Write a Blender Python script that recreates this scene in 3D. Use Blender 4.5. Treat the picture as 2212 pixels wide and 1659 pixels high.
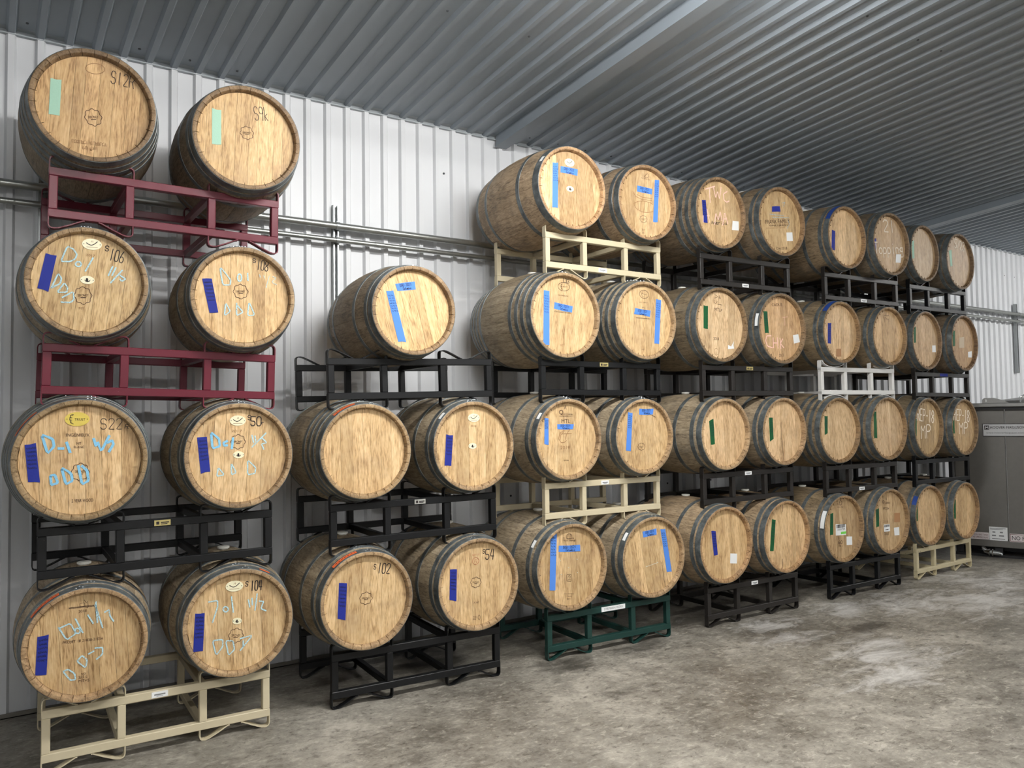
import bpy, bmesh, math, random
from mathutils import Vector, Matrix

# ------------------------------------------------------------ scene, camera, world, exposure
for o in list(bpy.data.objects):
    bpy.data.objects.remove(o, do_unlink=True)
scene = bpy.context.scene
COL = scene.collection

cam_data = bpy.data.cameras.new('camera')
cam_data.sensor_fit = 'HORIZONTAL'
cam_data.sensor_width = 36.0
cam_data.lens = 1699.8 * 36.0 / 2212.0
cam_data.clip_start = 0.05
cam_data.clip_end = 100
cam = bpy.data.objects.new('camera', cam_data)
COL.objects.link(cam)
RIGHT = Vector((0.82998831, -0.55760668, -0.01393514))
UP = Vector((-0.01174767, -0.04245294, 0.99902940))
FWD = Vector((0.55765706, 0.82901902, 0.04178602))
cam.matrix_world = Matrix((
    (RIGHT.x, UP.x, -FWD.x, 0.0),
    (RIGHT.y, UP.y, -FWD.y, -4.4814),
    (RIGHT.z, UP.z, -FWD.z, 1.7192),
    (0, 0, 0, 1)))
scene.camera = cam

world = bpy.data.worlds.new('world')
scene.world = world
world.use_nodes = True
world.node_tree.nodes['Background'].inputs['Color'].default_value = (0.75, 0.85, 1.0, 1)
world.node_tree.nodes['Background'].inputs['Strength'].default_value = 0.05

scene.view_settings.view_transform = 'Standard'
scene.view_settings.look = 'None'
scene.view_settings.exposure = 1.66
scene.view_settings.gamma = 1.0
scene.view_settings.use_curve_mapping = False
scene.cycles.use_denoising = True
scene.cycles.max_bounces = 5
scene.cycles.diffuse_bounces = 3
scene.cycles.glossy_bounces = 2
scene.cycles.transparent_max_bounces = 4
scene.cycles.use_adaptive_sampling = True
scene.cycles.adaptive_threshold = 0.07
scene.cycles.adaptive_min_samples = 12
scene.cycles.sample_clamp_indirect = 8.0

# strip lights, last two added as fill: centre x, y, length, relative strength
LIGHT_POWER = 62.0
LIGHT_ROW = [(2.85, -2.35, 2.5, 1.0), (12.6, -2.6, 2.5, 0.9), (0.2, -7.0, 2.5, 0.95), (6.0, -7.0, 2.5, 0.8)]

# room measures (metres): wall face, eave height, roof slope
YW, ZE, SLOPE = 1.08, 4.104, 0.08
RIB, RIB0 = 0.1533, 1.925
XA, XB = RIB0 - 36 * RIB, RIB0 + 84 * RIB
Y_FAR = -12.0


def zc(y):
    return ZE + SLOPE * (YW - y)

# rack: x, y, z of the lower left front corner, yaw, tilt, width, height
RACKS = {
 (1, 4): [0.2572, 0.0551, 2.7582, -0.0037, -0.0126, 1.162, 0.2555],
 (1, 3): [0.2348, 0.0528, 1.865, -0.0125, -0.0221, 1.157, 0.2547],
 (1, 2): [0.2286, 0.0491, 0.9505, -0.0103, 0.0046, 1.1502, 0.2524],
 (1, 1): [0.2531, 0.0571, 0.0578, -0.0278, -0.0117, 1.1075, 0.2542],
 (2, 3): [1.7226, 0.0518, 1.8358, -0.0427, 0.02, 1.1372, 0.2534],
 (2, 2): [1.7309, 0.0502, 0.9558, -0.0372, 0.0058, 1.1496, 0.2506],
 (2, 1): [1.7335, 0.0506, 0.0588, -0.055, -0.0117, 1.1503, 0.2634],
 (3, 4): [3.3405, 0.0267, 2.7922, -0.0126, -0.0, 1.1267, 0.2577],
 (3, 3): [3.299, 0.0462, 1.8721, -0.0247, -0.0014, 1.1454, 0.2515],
 (3, 2): [3.3181, 0.0519, 0.9858, -0.0103, -0.0037, 1.1178, 0.2571],
 (3, 1): [3.3124, 0.0373, 0.0582, -0.0472, -0.0093, 1.1493, 0.2571],
 (4, 4): [4.8675, -0.0385, 2.7869, -0.021, 0.009, 1.1307, 0.2562],
 (4, 3): [4.8663, -0.0331, 1.8695, -0.02, 0.0044, 1.1396, 0.2525],
 (4, 2): [4.8572, -0.0222, 0.9808, -0.0121, 0.0017, 1.1385, 0.2543],
 (4, 1): [4.8622, -0.0353, 0.058, -0.0167, -0.0041, 1.1326, 0.2562],
 (5, 4): [6.4956, -0.0698, 2.7735, -0.0405, 0.0023, 1.1475, 0.2568],
 (5, 3): [6.4464, -0.0364, 1.8868, -0.0359, 0.0024, 1.1443, 0.2561],
 (5, 2): [6.4662, -0.0432, 0.9701, -0.0244, -0.0035, 1.1315, 0.2537],
 (5, 1): [6.4719, -0.0495, 0.058, -0.0187, -0.0069, 1.1239, 0.2544],
 (6, 4): [7.9531, -0.0644, 2.7814, -0.0004, 0.0042, 1.1414, 0.2564],
 (6, 3): [7.9739, -0.0768, 1.8716, 0.0148, -0.0024, 1.1358, 0.2544],
 (6, 2): [7.9547, -0.0593, 0.9654, 0.0167, -0.0088, 1.1319, 0.2529],
 (6, 1): [7.9334, -0.0511, 0.0576, 0.0124, -0.0086, 1.1269, 0.2539],
}
# barrel: x, y, z of the front head centre, yaw, head radius
BARRELS = {
 (1, 4, 0): [0.4486, -0.0702, 3.3216, -0.0509, 0.2856],
 (1, 4, 1): [1.2084, -0.0798, 3.297, -0.0666, 0.2894],
 (1, 3, 0): [0.4289, -0.0697, 2.4214, -0.0589, 0.2735],
 (1, 3, 1): [1.1879, -0.0789, 2.4009, -0.0766, 0.2768],
 (1, 2, 0): [0.4057, -0.0787, 1.5367, -0.0536, 0.2958],
 (1, 2, 1): [1.1661, -0.0828, 1.5296, -0.0551, 0.2837],
 (1, 1, 0): [0.4353, -0.0652, 0.6315, -0.0642, 0.2744],
 (1, 1, 1): [1.166, -0.0732, 0.6261, -0.0565, 0.2867],
 (2, 3, 0): [2.2177, -0.1183, 2.3893, -0.0634, 0.2769],
 (2, 2, 0): [1.9149, -0.0664, 1.5246, -0.0587, 0.2835],
 (2, 2, 1): [2.6582, -0.087, 1.5335, -0.083, 0.2887],
 (2, 1, 0): [1.9157, -0.0668, 0.6382, -0.0472, 0.2877],
 (2, 1, 1): [2.6794, -0.0921, 0.6409, -0.0478, 0.2937],
 (3, 4, 0): [3.5139, -0.0822, 3.3638, -0.0322, 0.2981],
 (3, 4, 1): [4.2331, -0.1041, 3.3547, -0.0406, 0.2899],
 (3, 3, 0): [3.453, -0.0594, 2.4411, -0.0309, 0.3042],
 (3, 3, 1): [4.2038, -0.0909, 2.4423, -0.0572, 0.2979],
 (3, 2, 0): [3.4719, -0.0488, 1.554, -0.0351, 0.2866],
 (3, 2, 1): [4.1864, -0.069, 1.5575, -0.0375, 0.284],
 (3, 1, 0): [3.4682, -0.0679, 0.6553, -0.0454, 0.3014],
 (3, 1, 1): [4.2229, -0.1028, 0.647, -0.065, 0.3012],
 (4, 4, 0): [5.0321, -0.1328, 3.3756, -0.0177, 0.2943],
 (4, 4, 1): [5.7637, -0.1747, 3.3885, -0.0372, 0.3],
 (4, 3, 0): [5.017, -0.1244, 2.4505, -0.0238, 0.3036],
 (4, 3, 1): [5.7458, -0.1623, 2.4521, -0.0386, 0.3038],
 (4, 2, 0): [5.0378, -0.1219, 1.555, -0.0101, 0.2898],
 (4, 2, 1): [5.749, -0.1529, 1.5616, -0.0178, 0.2882],
 (4, 1, 0): [5.0062, -0.1246, 0.6614, -0.0131, 0.3057],
 (4, 1, 1): [5.7322, -0.1603, 0.6628, -0.0146, 0.3046],
 (5, 4, 0): [6.7115, -0.1792, 3.3582, -0.0247, 0.29],
 (5, 4, 1): [7.3976, -0.2127, 3.365, -0.0211, 0.306],
 (5, 3, 0): [6.6487, -0.1375, 2.4663, -0.0252, 0.2856],
 (5, 3, 1): [7.3659, -0.1839, 2.458, -0.028, 0.2843],
 (5, 2, 0): [6.6052, -0.1146, 1.5534, -0.0367, 0.3013],
 (5, 2, 1): [7.3309, -0.162, 1.5564, -0.0281, 0.302],
 (5, 1, 0): [6.6136, -0.1228, 0.646, -0.008, 0.3036],
 (5, 1, 1): [7.3214, -0.1611, 0.6574, -0.0109, 0.3087],
 (6, 4, 0): [8.1316, -0.1447, 3.363, 0.0264, 0.2903],
 (6, 4, 1): [8.8032, -0.1694, 3.3389, 0.0099, 0.301],
 (6, 3, 0): [8.1247, -0.1412, 2.4512, 0.0181, 0.2992],
 (6, 3, 1): [8.8177, -0.1766, 2.45, 0.0276, 0.2992],
 (6, 2, 0): [8.116, -0.1318, 1.548, 0.0353, 0.3023],
 (6, 2, 1): [8.7965, -0.1579, 1.5424, 0.0312, 0.2993],
 (6, 1, 0): [8.0977, -0.1257, 0.6491, 0.0166, 0.3016],
 (6, 1, 1): [8.7722, -0.1475, 0.6483, 0.0284, 0.2983],
}
RACK_PLATES = {(1, 2): ('brass', 0.565, 0.079, 't'), (1, 1): ('white', 0.551, 0.082, 't'), (2, 2): ('steel', 0.582, 0.075, 't'), (3, 4): ('white', 0.531, 0.079, 'b'), (3, 3): ('brass', 0.57, 0.08, 't'), (3, 2): ('white', 0.564, 0.075, 't'), (3, 1): ('name', 0.583, 0.22, 't'), (4, 4): ('white', 0.54, 0.081, 'b'), (4, 3): ('brass', 0.571, 0.08, 't'), (4, 2): ('white', 0.544, 0.084, 't'), (4, 1): ('white', 0.567, 0.08, 't'), (5, 4): ('white', 0.576, 0.089, 'b'), (5, 2): ('white', 0.54, 0.085, 'b'), (6, 3): ('bluetape', 0.583, 0.166, 't')}
# marks on the heads, metres from the head centre (right, up)
MARKS = {
 (1, 4, 0): [
  ('tape','mint',[(-0.1911,0.1116),(-0.1438,0.1128),(-0.1504,-0.0707),(-0.1976,-0.0722)],''),
  ('wr','thin','S12R',(0.1312,0.171),0.1061,0.0655,-4.5),
  ('plq','badge',(-0.0021,-0.0519),0.0388,0.0438,10.6),
  ('txt','faint','60 gall',(-0.0178,-0.2145),0.0672,0.0225,6.8),
  ('ill','faint','',(-0.0228,-0.1861),0.1667,0.0165,2.0),
  ('plq','ringp',(0.0047,0.2013),0.0439,0.0266,12.4),
 ],
 (1, 4, 1): [
  ('tape','mint',[(-0.184,0.1439),(-0.1357,0.1415),(-0.1354,-0.0525),(-0.1837,-0.0564)],''),
  ('wr','thin','S9k',(0.0801,0.1601),0.0776,0.076,7.4),
  ('plq','badge',(0.0016,0.0366),0.0363,0.0376,9.7),
 ],
 (1, 3, 0): [
  ('tape','blue',[(-0.1841,0.1335),(-0.1373,0.1255),(-0.1712,-0.0575),(-0.2176,-0.042)],''),
  ('plq','smile',(0.0163,0.1972),0.0444,0.0283,0.9),
  ('plq','crest',(-0.0032,0.0148),0.0318,0.0208,0.4),
  ('plq','badge',(-0.0213,-0.0649),0.0387,0.0442,3.8),
  ('txt','faint','2017',(0.0109,0.1407),0.0404,0.0119,-1.0),
  ('wr','mark','S',(0.0842,0.1833),0.0148,0.0263,-9.3),
  ('wr','mark','106',(0.1296,0.1491),0.0636,0.0589,-10.5),
  ('txt','faint','MT',(-0.0269,-0.1301),0.0227,0.0118,-4.0),
  ('poly','chalk',[[(-0.1195,0.0979),(-0.0917,0.1775),(-0.0661,0.1653),(-0.0499,0.141),(-0.0562,0.1183),(-0.0784,0.1016),(-0.1195,0.0979)],[(-0.0303,0.0926),(-0.0327,0.085),(-0.0391,0.0798),(-0.047,0.0792),(-0.0534,0.0832),(-0.0559,0.0903),(-0.0536,0.0979),(-0.0472,0.103),(-0.0393,0.1037),(-0.0328,0.0997),(-0.0303,0.0926)],[(0.0214,0.1291),(-0.0119,0.0593)]],None),
  ('poly','chalk',[[(0.1095,0.0919),(0.0911,0.0453)],[(0.1242,0.0872),(0.1077,0.0467)],[(0.1545,0.0769),(0.1013,0.0086)],[(0.1446,0.0496),(0.1704,0.0327),(0.1515,0.0199),(0.1434,0.0306)]],None),
  ('poly','chalk',[[(-0.159,-0.0363),(-0.1297,0.0386),(-0.1156,0.0142),(-0.1217,-0.0118),(-0.1577,-0.0362)],[(-0.1338,-0.0564),(-0.1028,-0.0067),(-0.0887,-0.0313),(-0.0929,-0.0535),(-0.1338,-0.0564)],[(-0.1117,-0.0804),(-0.0644,-0.0479),(-0.0609,-0.0881),(-0.0767,-0.1037),(-0.1159,-0.104)]],None),
 ],
 (1, 3, 1): [
  ('tape','blue',[(-0.2122,0.091),(-0.1634,0.0947),(-0.129,-0.089),(-0.1743,-0.0931)],'d'),
  ('plq','badge',(-0.0112,0.0341),0.0392,0.0409,3.8),
  ('wr','mark','S',(0.0617,0.2132),0.0151,0.0215,-1.1),
  ('wr','mark','108',(0.1074,0.1901),0.0606,0.0565,-5.5),
  ('poly','chalk',[[(-0.1218,0.1657),(-0.1063,0.0641),(-0.0679,0.0668),(-0.0641,0.0956),(-0.1218,0.1657)],[(-0.0065,0.1121),(-0.0086,0.0995),(-0.0141,0.0913),(-0.0208,0.0908),(-0.0263,0.0982),(-0.0284,0.1105),(-0.0263,0.1231),(-0.0209,0.1313),(-0.0141,0.1318),(-0.0086,0.1245),(-0.0065,0.1121)],[(0.0257,0.1393),(0.0273,0.0983)]],None),
  ('poly','chalk',[[(0.0908,0.1361),(0.094,0.1197)],[(0.1133,0.132),(0.1181,0.1157)],[(0.144,0.1343),(0.1253,0.0639)],[(0.1634,0.1308),(0.1822,0.1239),(0.1602,0.1039),(0.1658,0.0918),(0.1846,0.0873)]],0.003),
  ('poly','chalk',[[(-0.0909,-0.032),(-0.0969,-0.1051),(-0.0662,-0.0792),(-0.0909,-0.032)],[(-0.033,-0.0326),(-0.0329,-0.1018),(0.0021,-0.0796),(-0.033,-0.0407)],[(0.0336,-0.0204),(0.0257,-0.0988),(0.0636,-0.0927),(0.0336,-0.0204)]],None),
 ],
 (1, 2, 0): [
  ('tape','blue',[(-0.2398,0.0814),(-0.1936,0.0892),(-0.1747,-0.1021),(-0.2237,-0.0981)],'d'),
  ('plq','gold',(-0.0196,0.2015),0.054,0.0348,-0.8),
  ('wr','thin','S22',(0.1317,0.1758),0.0951,0.0532,-1.0),
  ('wr','thin','R',(0.2026,0.1612),0.0158,0.0208,-11.7),
  ('txt','print','INGÉNIEUX',(-0.0156,0.1253),0.1017,0.0203,-1.4),
  ('txt','print','MT',(-0.0114,0.0804),0.0209,0.0131,-1.9),
  ('txt','print','BLANC',(-0.0103,0.0637),0.0445,0.0116,-1.8),
  ('plq','badge',(-0.0042,-0.0594),0.0382,0.0433,-2.8),
  ('txt','print','2 YEAR WOOD',(0.0067,-0.2007),0.093,0.0159,-1.1),
  ('arc','orange',39,66,0.012,0.03),
  ('poly','chalkb',[[(-0.1696,0.1289),(-0.1443,0.0359),(-0.1169,0.0706),(-0.1234,0.1065),(-0.1696,0.1289)],[(-0.0982,0.0593),(-0.0783,0.0586)],[(-0.0641,0.0869),(-0.0493,0.0397)]],None),
  ('poly','chalkb',[[(0.0536,0.1018),(0.0635,0.0687)],[(0.0718,0.083),(0.0865,0.0387),(0.122,0.1147)],[(0.1156,0.0818),(0.1353,0.0923),(0.1421,0.0736),(0.1225,0.0374)]],None),
  ('poly','chalkb',[[(-0.131,-0.0711),(-0.1275,-0.1175),(-0.0998,-0.1083),(-0.1126,-0.0685),(-0.131,-0.0711)],[(-0.085,-0.0342),(-0.0655,-0.1174),(-0.0374,-0.101),(-0.044,-0.0647),(-0.085,-0.0342)],[(-0.0127,-0.0302),(0.0039,-0.1212),(0.0325,-0.1047),(0.0257,-0.0536),(0.0032,-0.0309)]],None),
 ],
 (1, 2, 1): [
  ('tape','blue',[(-0.2152,0.1032),(-0.1656,0.1059),(-0.148,-0.082),(-0.1963,-0.0914)],'d'),
  ('plq','smile',(-0.0052,0.1903),0.0427,0.0281,-0.8),
  ('txt','faint','2017',(-0.0105,0.1341),0.0557,0.0129,-1.1),
  ('plq','badge',(-0.0036,0.0738),0.0388,0.0401,-1.6),
  ('plq','crest',(-0.0012,0.0031),0.0295,0.0192,-2.0),
  ('wr','mark','S',(0.0566,0.2056),0.0157,0.0243,-0.7),
  ('wr','markb','50',(0.0922,0.1857),0.0557,0.0505,-2.6),
  ('wr','thin','r',(0.1288,0.1786),0.0112,0.0196,-1.0),
  ('poly','chalkb',[[(-0.1447,0.1307),(-0.137,0.042),(-0.0993,0.0527),(-0.1032,0.0925),(-0.1447,0.1307)],[(-0.0613,0.0794),(-0.0804,0.072),(-0.0765,0.056),(-0.0613,0.0571)],[(-0.0306,0.0946),(-0.0367,0.0388)]],None),
  ('poly','chalk',[[(0.0707,0.1081),(0.0786,0.0674)],[(0.0865,0.1037),(0.0905,0.0752)],[(0.1464,0.1186),(0.0707,0.0434)],[(0.1263,0.0905),(0.1503,0.0654),(0.1223,0.058),(0.1343,0.0292)]],None),
  ('poly','chalk',[[(-0.1067,-0.0618),(-0.1142,-0.1089),(-0.0763,-0.1028),(-0.1067,-0.0618)],[(-0.0397,-0.0409),(-0.0381,-0.1047),(-0.0135,-0.094),(-0.0397,-0.0409)],[(0.0471,-0.0268),(0.0472,-0.1089),(0.0865,-0.1028),(0.0905,-0.0706),(0.0471,-0.0268)]],None),
 ],
 (1, 1, 0): [
  ('tape','blue',[(-0.2077,0.0616),(-0.1604,0.067),(-0.1678,-0.1239),(-0.215,-0.1199)],'d'),
  ('txt','print','2018',(-0.0169,0.1603),0.035,0.0129,0.5),
  ('poly','print',[[(-0.0767,0.1829),(0.0408,0.1825)],[(-0.0767,0.1794),(0.0409,0.1781)],[(-0.0282,0.1808),(-0.0296,0.1988),(-0.0087,0.1997),(-0.0072,0.1816),(-0.0282,0.1808)],[(-0.0107,0.2129),(-0.001,0.1987)],[(0.0041,0.2052),(0.0075,0.1761),(0.0005,0.1734)]],0.0022),
  ('txt','print','PROJET 18 21038-21056',(-0.0142,0.014),0.1746,0.0171,-1.3),
  ('txt','print','NO',(-0.0111,-0.1463),0.0191,0.01,-1.2),
  ('txt','print','225 L',(-0.0134,-0.1608),0.0393,0.0122,-1.7),
  ('txt','print','MT+S',(-0.0091,-0.1797),0.0475,0.0135,-2.4),
  ('arc','orange',25,56,0.012,0.038),
  ('poly','chalk',[[(-0.1195,0.094),(-0.0848,0.0289),(-0.0443,0.0547),(-0.0698,0.1081),(-0.1163,0.0901)],[(-0.0267,0.0649),(-0.0288,0.0577),(-0.0344,0.0538),(-0.0415,0.0549),(-0.0472,0.0604),(-0.0494,0.0682),(-0.0473,0.0755),(-0.0417,0.0793),(-0.0346,0.0783),(-0.0289,0.0728),(-0.0267,0.0649)],[(-0.048,0.1264),(-0.0158,0.054)]],None),
  ('poly','chalk',[[(0.0059,0.1368),(0.0286,0.0941)],[(0.0407,0.1969),(0.0479,0.095)],[(0.0376,0.1829),(0.0708,0.0665)],[(0.08,0.1411),(0.0995,0.1508),(0.103,0.1198),(0.1196,0.0921)]],None),
  ('poly','chalk',[[(-0.099,-0.1205),(-0.0773,-0.1136),(-0.049,-0.1397),(-0.0456,-0.1686),(-0.0675,-0.1682),(-0.099,-0.1205)],[(-0.04,-0.081),(-0.0181,-0.0561),(0.0043,-0.0812),(-0.0017,-0.1194),(-0.04,-0.081)],[(0.0105,-0.0536),(0.0328,-0.0429)],[(0.0391,-0.0296),(0.0715,-0.0311),(0.0717,-0.0635),(0.046,-0.0845)]],None),
 ],
 (1, 1, 1): [
  ('tape','blue',[(-0.2202,0.0731),(-0.1724,0.0703),(-0.1808,-0.1291),(-0.2298,-0.1273)],'d'),
  ('plq','smile',(-0.0198,0.1938),0.0461,0.0292,-2.9),
  ('plq','crest',(-0.0058,0.004),0.0248,0.0173,-8.1),
  ('plq','badge',(-0.0119,-0.0738),0.0388,0.0393,-8.7),
  ('wr','mark','S',(0.046,0.1978),0.0126,0.0255,-6.4),
  ('wr','markb','104',(0.0966,0.1834),0.0593,0.0521,-3.0),
  ('arc','orange',-34,-22,0.012,0.03),
  ('poly','chalk',[[(-0.1518,0.1257),(-0.107,0.1277),(-0.1069,0.0925),(-0.133,0.0144)],[(-0.0517,0.0734),(-0.0544,0.0654),(-0.0612,0.0612),(-0.0696,0.0624),(-0.0764,0.0684),(-0.079,0.0771),(-0.0765,0.085),(-0.0697,0.0892),(-0.0612,0.0881),(-0.0544,0.082),(-0.0517,0.0734)],[(-0.035,0.1381),(-0.0258,0.0541)]],None),
  ('poly','chalk',[[(0.0538,0.1108),(0.0616,0.07)],[(0.0733,0.1163),(0.0749,0.0802)],[(0.1008,0.1368),(0.089,0.0504)],[(0.1127,0.0952),(0.1364,0.0921),(0.1205,0.0541),(0.1483,0.0383)]],None),
  ('poly','chalk',[[(-0.1328,-0.0826),(-0.0803,-0.083),(-0.0803,-0.122),(-0.114,-0.1632),(-0.1328,-0.0826)],[(-0.0652,-0.0931),(-0.05,-0.1737),(-0.0195,-0.1473),(-0.0272,-0.099),(-0.0652,-0.0931)],[(0.0112,-0.0931),(0.0772,-0.0834),(0.0112,-0.1562)],[(0.0266,-0.1073),(0.0266,-0.1389)]],None),
 ],
 (2, 3, 0): [
  ('tape','sky',[(-0.1756,0.1124),(-0.1297,0.1192),(-0.0472,-0.1982),(-0.0992,-0.1972)],'v'),
  ('tape','sky',[(-0.1163,0.1601),(0.0137,0.1845),(0.0204,0.1355),(-0.1012,0.1175)],'h'),
 ],
 (2, 2, 0): [
  ('arc','orange',13,42,0.012,0.038),
 ],
 (2, 2, 1): [
  ('tape','blue',[(-0.1879,0.0797),(-0.1399,0.0733),(-0.1547,-0.1245),(-0.2017,-0.1202)],'d'),
  ('plq','smile',(0.0109,0.1833),0.0429,0.0276,-0.7),
  ('plq','crest',(-0.0001,-0.0004),0.0299,0.0191,-1.7),
  ('txt','faint','2018',(0.0076,0.13),0.0411,0.0123,-4.2),
  ('arc','white',43,53,0.012,0.038),
 ],
 (2, 1, 0): [
  ('tape','blue',[(-0.1661,0.1191),(-0.1182,0.1113),(-0.1287,-0.1031),(-0.1763,-0.0874)],'d'),
  ('plq','badge',(-0.0008,0.0089),0.0394,0.0367,-7.4),
  ('wr','mark','S',(0.0576,0.189),0.0135,0.0294,-6.4),
  ('wr','markb','102',(0.1156,0.1734),0.0782,0.0599,-9.3),
  ('arc','orange',12,44,0.012,0.038),
 ],
 (2, 1, 1): [
  ('tape','blue',[(-0.1958,0.1115),(-0.1472,0.1076),(-0.1539,-0.096),(-0.2022,-0.08)],'d'),
  ('plq','badge',(-0.0102,0.0079),0.0392,0.0339,-6.8),
  ('wr','mark','S',(0.0509,0.202),0.0124,0.0259,-6.0),
  ('wr','markb','54',(0.0961,0.1784),0.0649,0.0649,-5.7),
  ('txt','print','A  MT',(-0.0089,-0.1219),0.0375,0.012,-7.7),
  ('plq','redring',(-0.01,0.146),0.0235,0.0226,-6.1),
  ('ill','red','',(-0.0069,0.185),0.0538,0.0106,-2.6),
  ('poly','print',[[(-0.0347,-0.2092),(-0.0088,-0.2106)],[(-0.0348,-0.2182),(-0.009,-0.2189)],[(-0.0349,-0.2272),(-0.0134,-0.2273)],[(0.0196,-0.2207),(0.0179,-0.2293),(0.0134,-0.2341),(0.0081,-0.2334),(0.0038,-0.2273),(0.0023,-0.2182),(0.0041,-0.2096),(0.0085,-0.2048),(0.0138,-0.2056),(0.0181,-0.2116),(0.0196,-0.2207)]],0.002),
 ],
 (3, 4, 0): [
  ('tape','sky',[(-0.1527,0.1708),(-0.105,0.1763),(-0.1152,-0.1533),(-0.1617,-0.1557)],'v'),
  ('tape','sky',[(-0.0833,0.1549),(0.0698,0.1548),(0.0651,0.1058),(-0.086,0.1084)],'h'),
  ('plq','smile',(-0.0038,0.1927),0.0433,0.0296,1.5),
  ('plq','crest',(-0.0025,-0.0003),0.0334,0.0207,3.2),
  ('arc','white',50,59,0.012,0.038),
 ],
 (3, 4, 1): [
  ('tape','sky',[(0.1014,0.1986),(0.1463,0.2028),(0.12,-0.132),(0.0743,-0.1359)],'v'),
  ('tape','sky',[(-0.0792,0.129),(0.0734,0.1232),(0.067,0.0788),(-0.0825,0.0816)],'h'),
  ('plq','badge',(-0.0235,-0.1256),0.0369,0.0283,6.9),
  ('ill','print','',(0.0037,0.1933),0.0958,0.0079,-2.3),
  ('txt','print','2017',(-0.0268,-0.2101),0.0324,0.0157,-0.5),
  ('txt','print','225 L',(-0.0274,-0.2319),0.0324,0.0141,-0.5),
  ('poly','print',[[(-0.0114,0.2056),(0.0252,0.2387),(0.0402,0.2251),(0.0294,0.2061),(-0.0114,0.2056)]],0.003),
  ('poly','faintp',[[(-0.1181,-0.0167),(-0.099,-0.0492),(-0.0493,-0.0702),(0.0115,-0.0719),(0.0735,-0.0547)],[(-0.1181,-0.0167),(-0.0775,0.0058),(-0.0166,0.0163),(0.0446,0.0126),(0.0751,0.0008)],[(-0.0775,0.0043),(-0.074,-0.0538)],[(-0.042,0.0121),(-0.0543,-0.0669)],[(-0.0064,0.0153),(-0.019,-0.0726)],[(0.0292,0.0145),(0.0218,-0.0691)],[(-0.1256,0.0756),(-0.0966,0.0407),(-0.0366,0.0254),(0.0656,0.0312)],[(-0.0861,0.0577),(-0.026,0.0425),(0.0661,0.047)]],0.004),
 ],
 (3, 3, 0): [
  ('tape','sky',[(-0.171,0.1706),(-0.1235,0.167),(-0.131,-0.2171),(-0.1826,-0.2133)],'v'),
  ('tape','sky',[(-0.0797,0.0909),(0.0799,0.0715),(0.0727,0.0257),(-0.0867,0.0451)],'h'),
  ('wr','mark','133',(0.0214,0.2526),0.0581,0.0292,-4.0),
  ('plq','trustp',(0.003,0.2082),0.0508,0.0306,1.1),
  ('ill','print','',(-0.0016,0.1439),0.0871,0.0073,-1.6),
  ('ill','print','',(-0.0091,0.0238),0.1508,0.0094,-2.7),
  ('txt','faint','MT',(-0.0225,-0.2157),0.0283,0.0159,-2.2),
 ],
 (3, 3, 1): [
  ('tape','sky',[(0.1254,0.1765),(0.1764,0.1719),(0.146,-0.1752),(0.0984,-0.1714)],'v'),
  ('tape','sky',[(-0.0837,0.0936),(0.0671,0.0829),(0.0587,0.0341),(-0.0967,0.0466)],'h'),
  ('plq','trustp',(0.0063,0.2053),0.0449,0.0311,-0.1),
  ('ill','print','',(-0.0017,0.1419),0.0827,0.0078,1.5),
  ('txt','print','MT',(-0.0058,0.1028),0.0229,0.0086,-0.5),
  ('ill','print','',(-0.0063,0.0194),0.1391,0.0078,-1.2),
  ('txt','print','MT',(-0.0141,-0.2217),0.0278,0.0108,-1.2),
 ],
 (3, 2, 0): [
  ('tape','sky',[(-0.1925,0.1552),(-0.16,0.1512),(-0.1619,-0.0362),(-0.1977,-0.0281)],'v'),
  ('tape','sky',[(-0.0847,0.1089),(0.0611,0.1065),(0.0514,0.0712),(-0.0836,0.0739)],'h'),
  ('txt','print','A',(-0.0124,0.2284),0.0221,0.0288,-0.3),
  ('txt','print','Q',(-0.0493,0.1914),0.0378,0.0373,-0.5),
  ('ill','print','',(0.0102,0.1785),0.0852,0.0101,-1.5),
  ('ill','print','',(-0.0081,0.1651),0.1212,0.0058,-1.3),
  ('txt','print','MTL',(-0.0099,0.13),0.0752,0.0273,-0.8),
  ('txt','faint','2019',(-0.0195,-0.0585),0.0811,0.0243,-1.9),
  ('txt','print','59-Gal',(-0.0114,-0.1496),0.0433,0.01,-2.4),
  ('arc','white',50,60,0.012,0.038),
  ('poly','faintp',[[(-0.0268,0.0671),(-0.0624,0.0428),(-0.0762,0.0075),(-0.055,-0.0216),(-0.0242,-0.0211),(-0.0063,-0.0087)],[(-0.018,0.0633),(-0.0538,0.0355),(-0.0634,-0.0071)],[(0.022,0.0697),(-0.0054,0.0343),(-0.015,-0.0013)],[(-0.045,0.0388),(0.0392,0.0405)]],0.004),
 ],
 (3, 2, 1): [
  ('tape','sky',[(-0.1403,0.1878),(-0.0962,0.1798),(-0.1216,-0.1106),(-0.1675,-0.1029)],'v'),
  ('tape','sky',[(-0.0286,0.2113),(0.1156,0.2112),(0.1071,0.1663),(-0.0298,0.1654)],'h'),
  ('plq','badge',(-0.0154,-0.0791),0.0361,0.0275,-1.7),
  ('poly','mark',[[(0.0508,0.1607),(0.0764,0.1666),(0.1017,0.157),(0.1373,0.1442)]],0.003),
 ],
 (3, 1, 0): [
  ('tape','sky',[(-0.1657,0.254),(-0.113,0.2494),(-0.1337,-0.1519),(-0.1827,-0.1458)],'v'),
  ('tape','sky',[(-0.0977,0.1548),(0.0853,0.1443),(0.0869,0.0978),(-0.1012,0.1117)],'h'),
  ('txt','print','World Cooperage',(-0.0073,0.1829),0.1022,0.017,-4.5),
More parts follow.
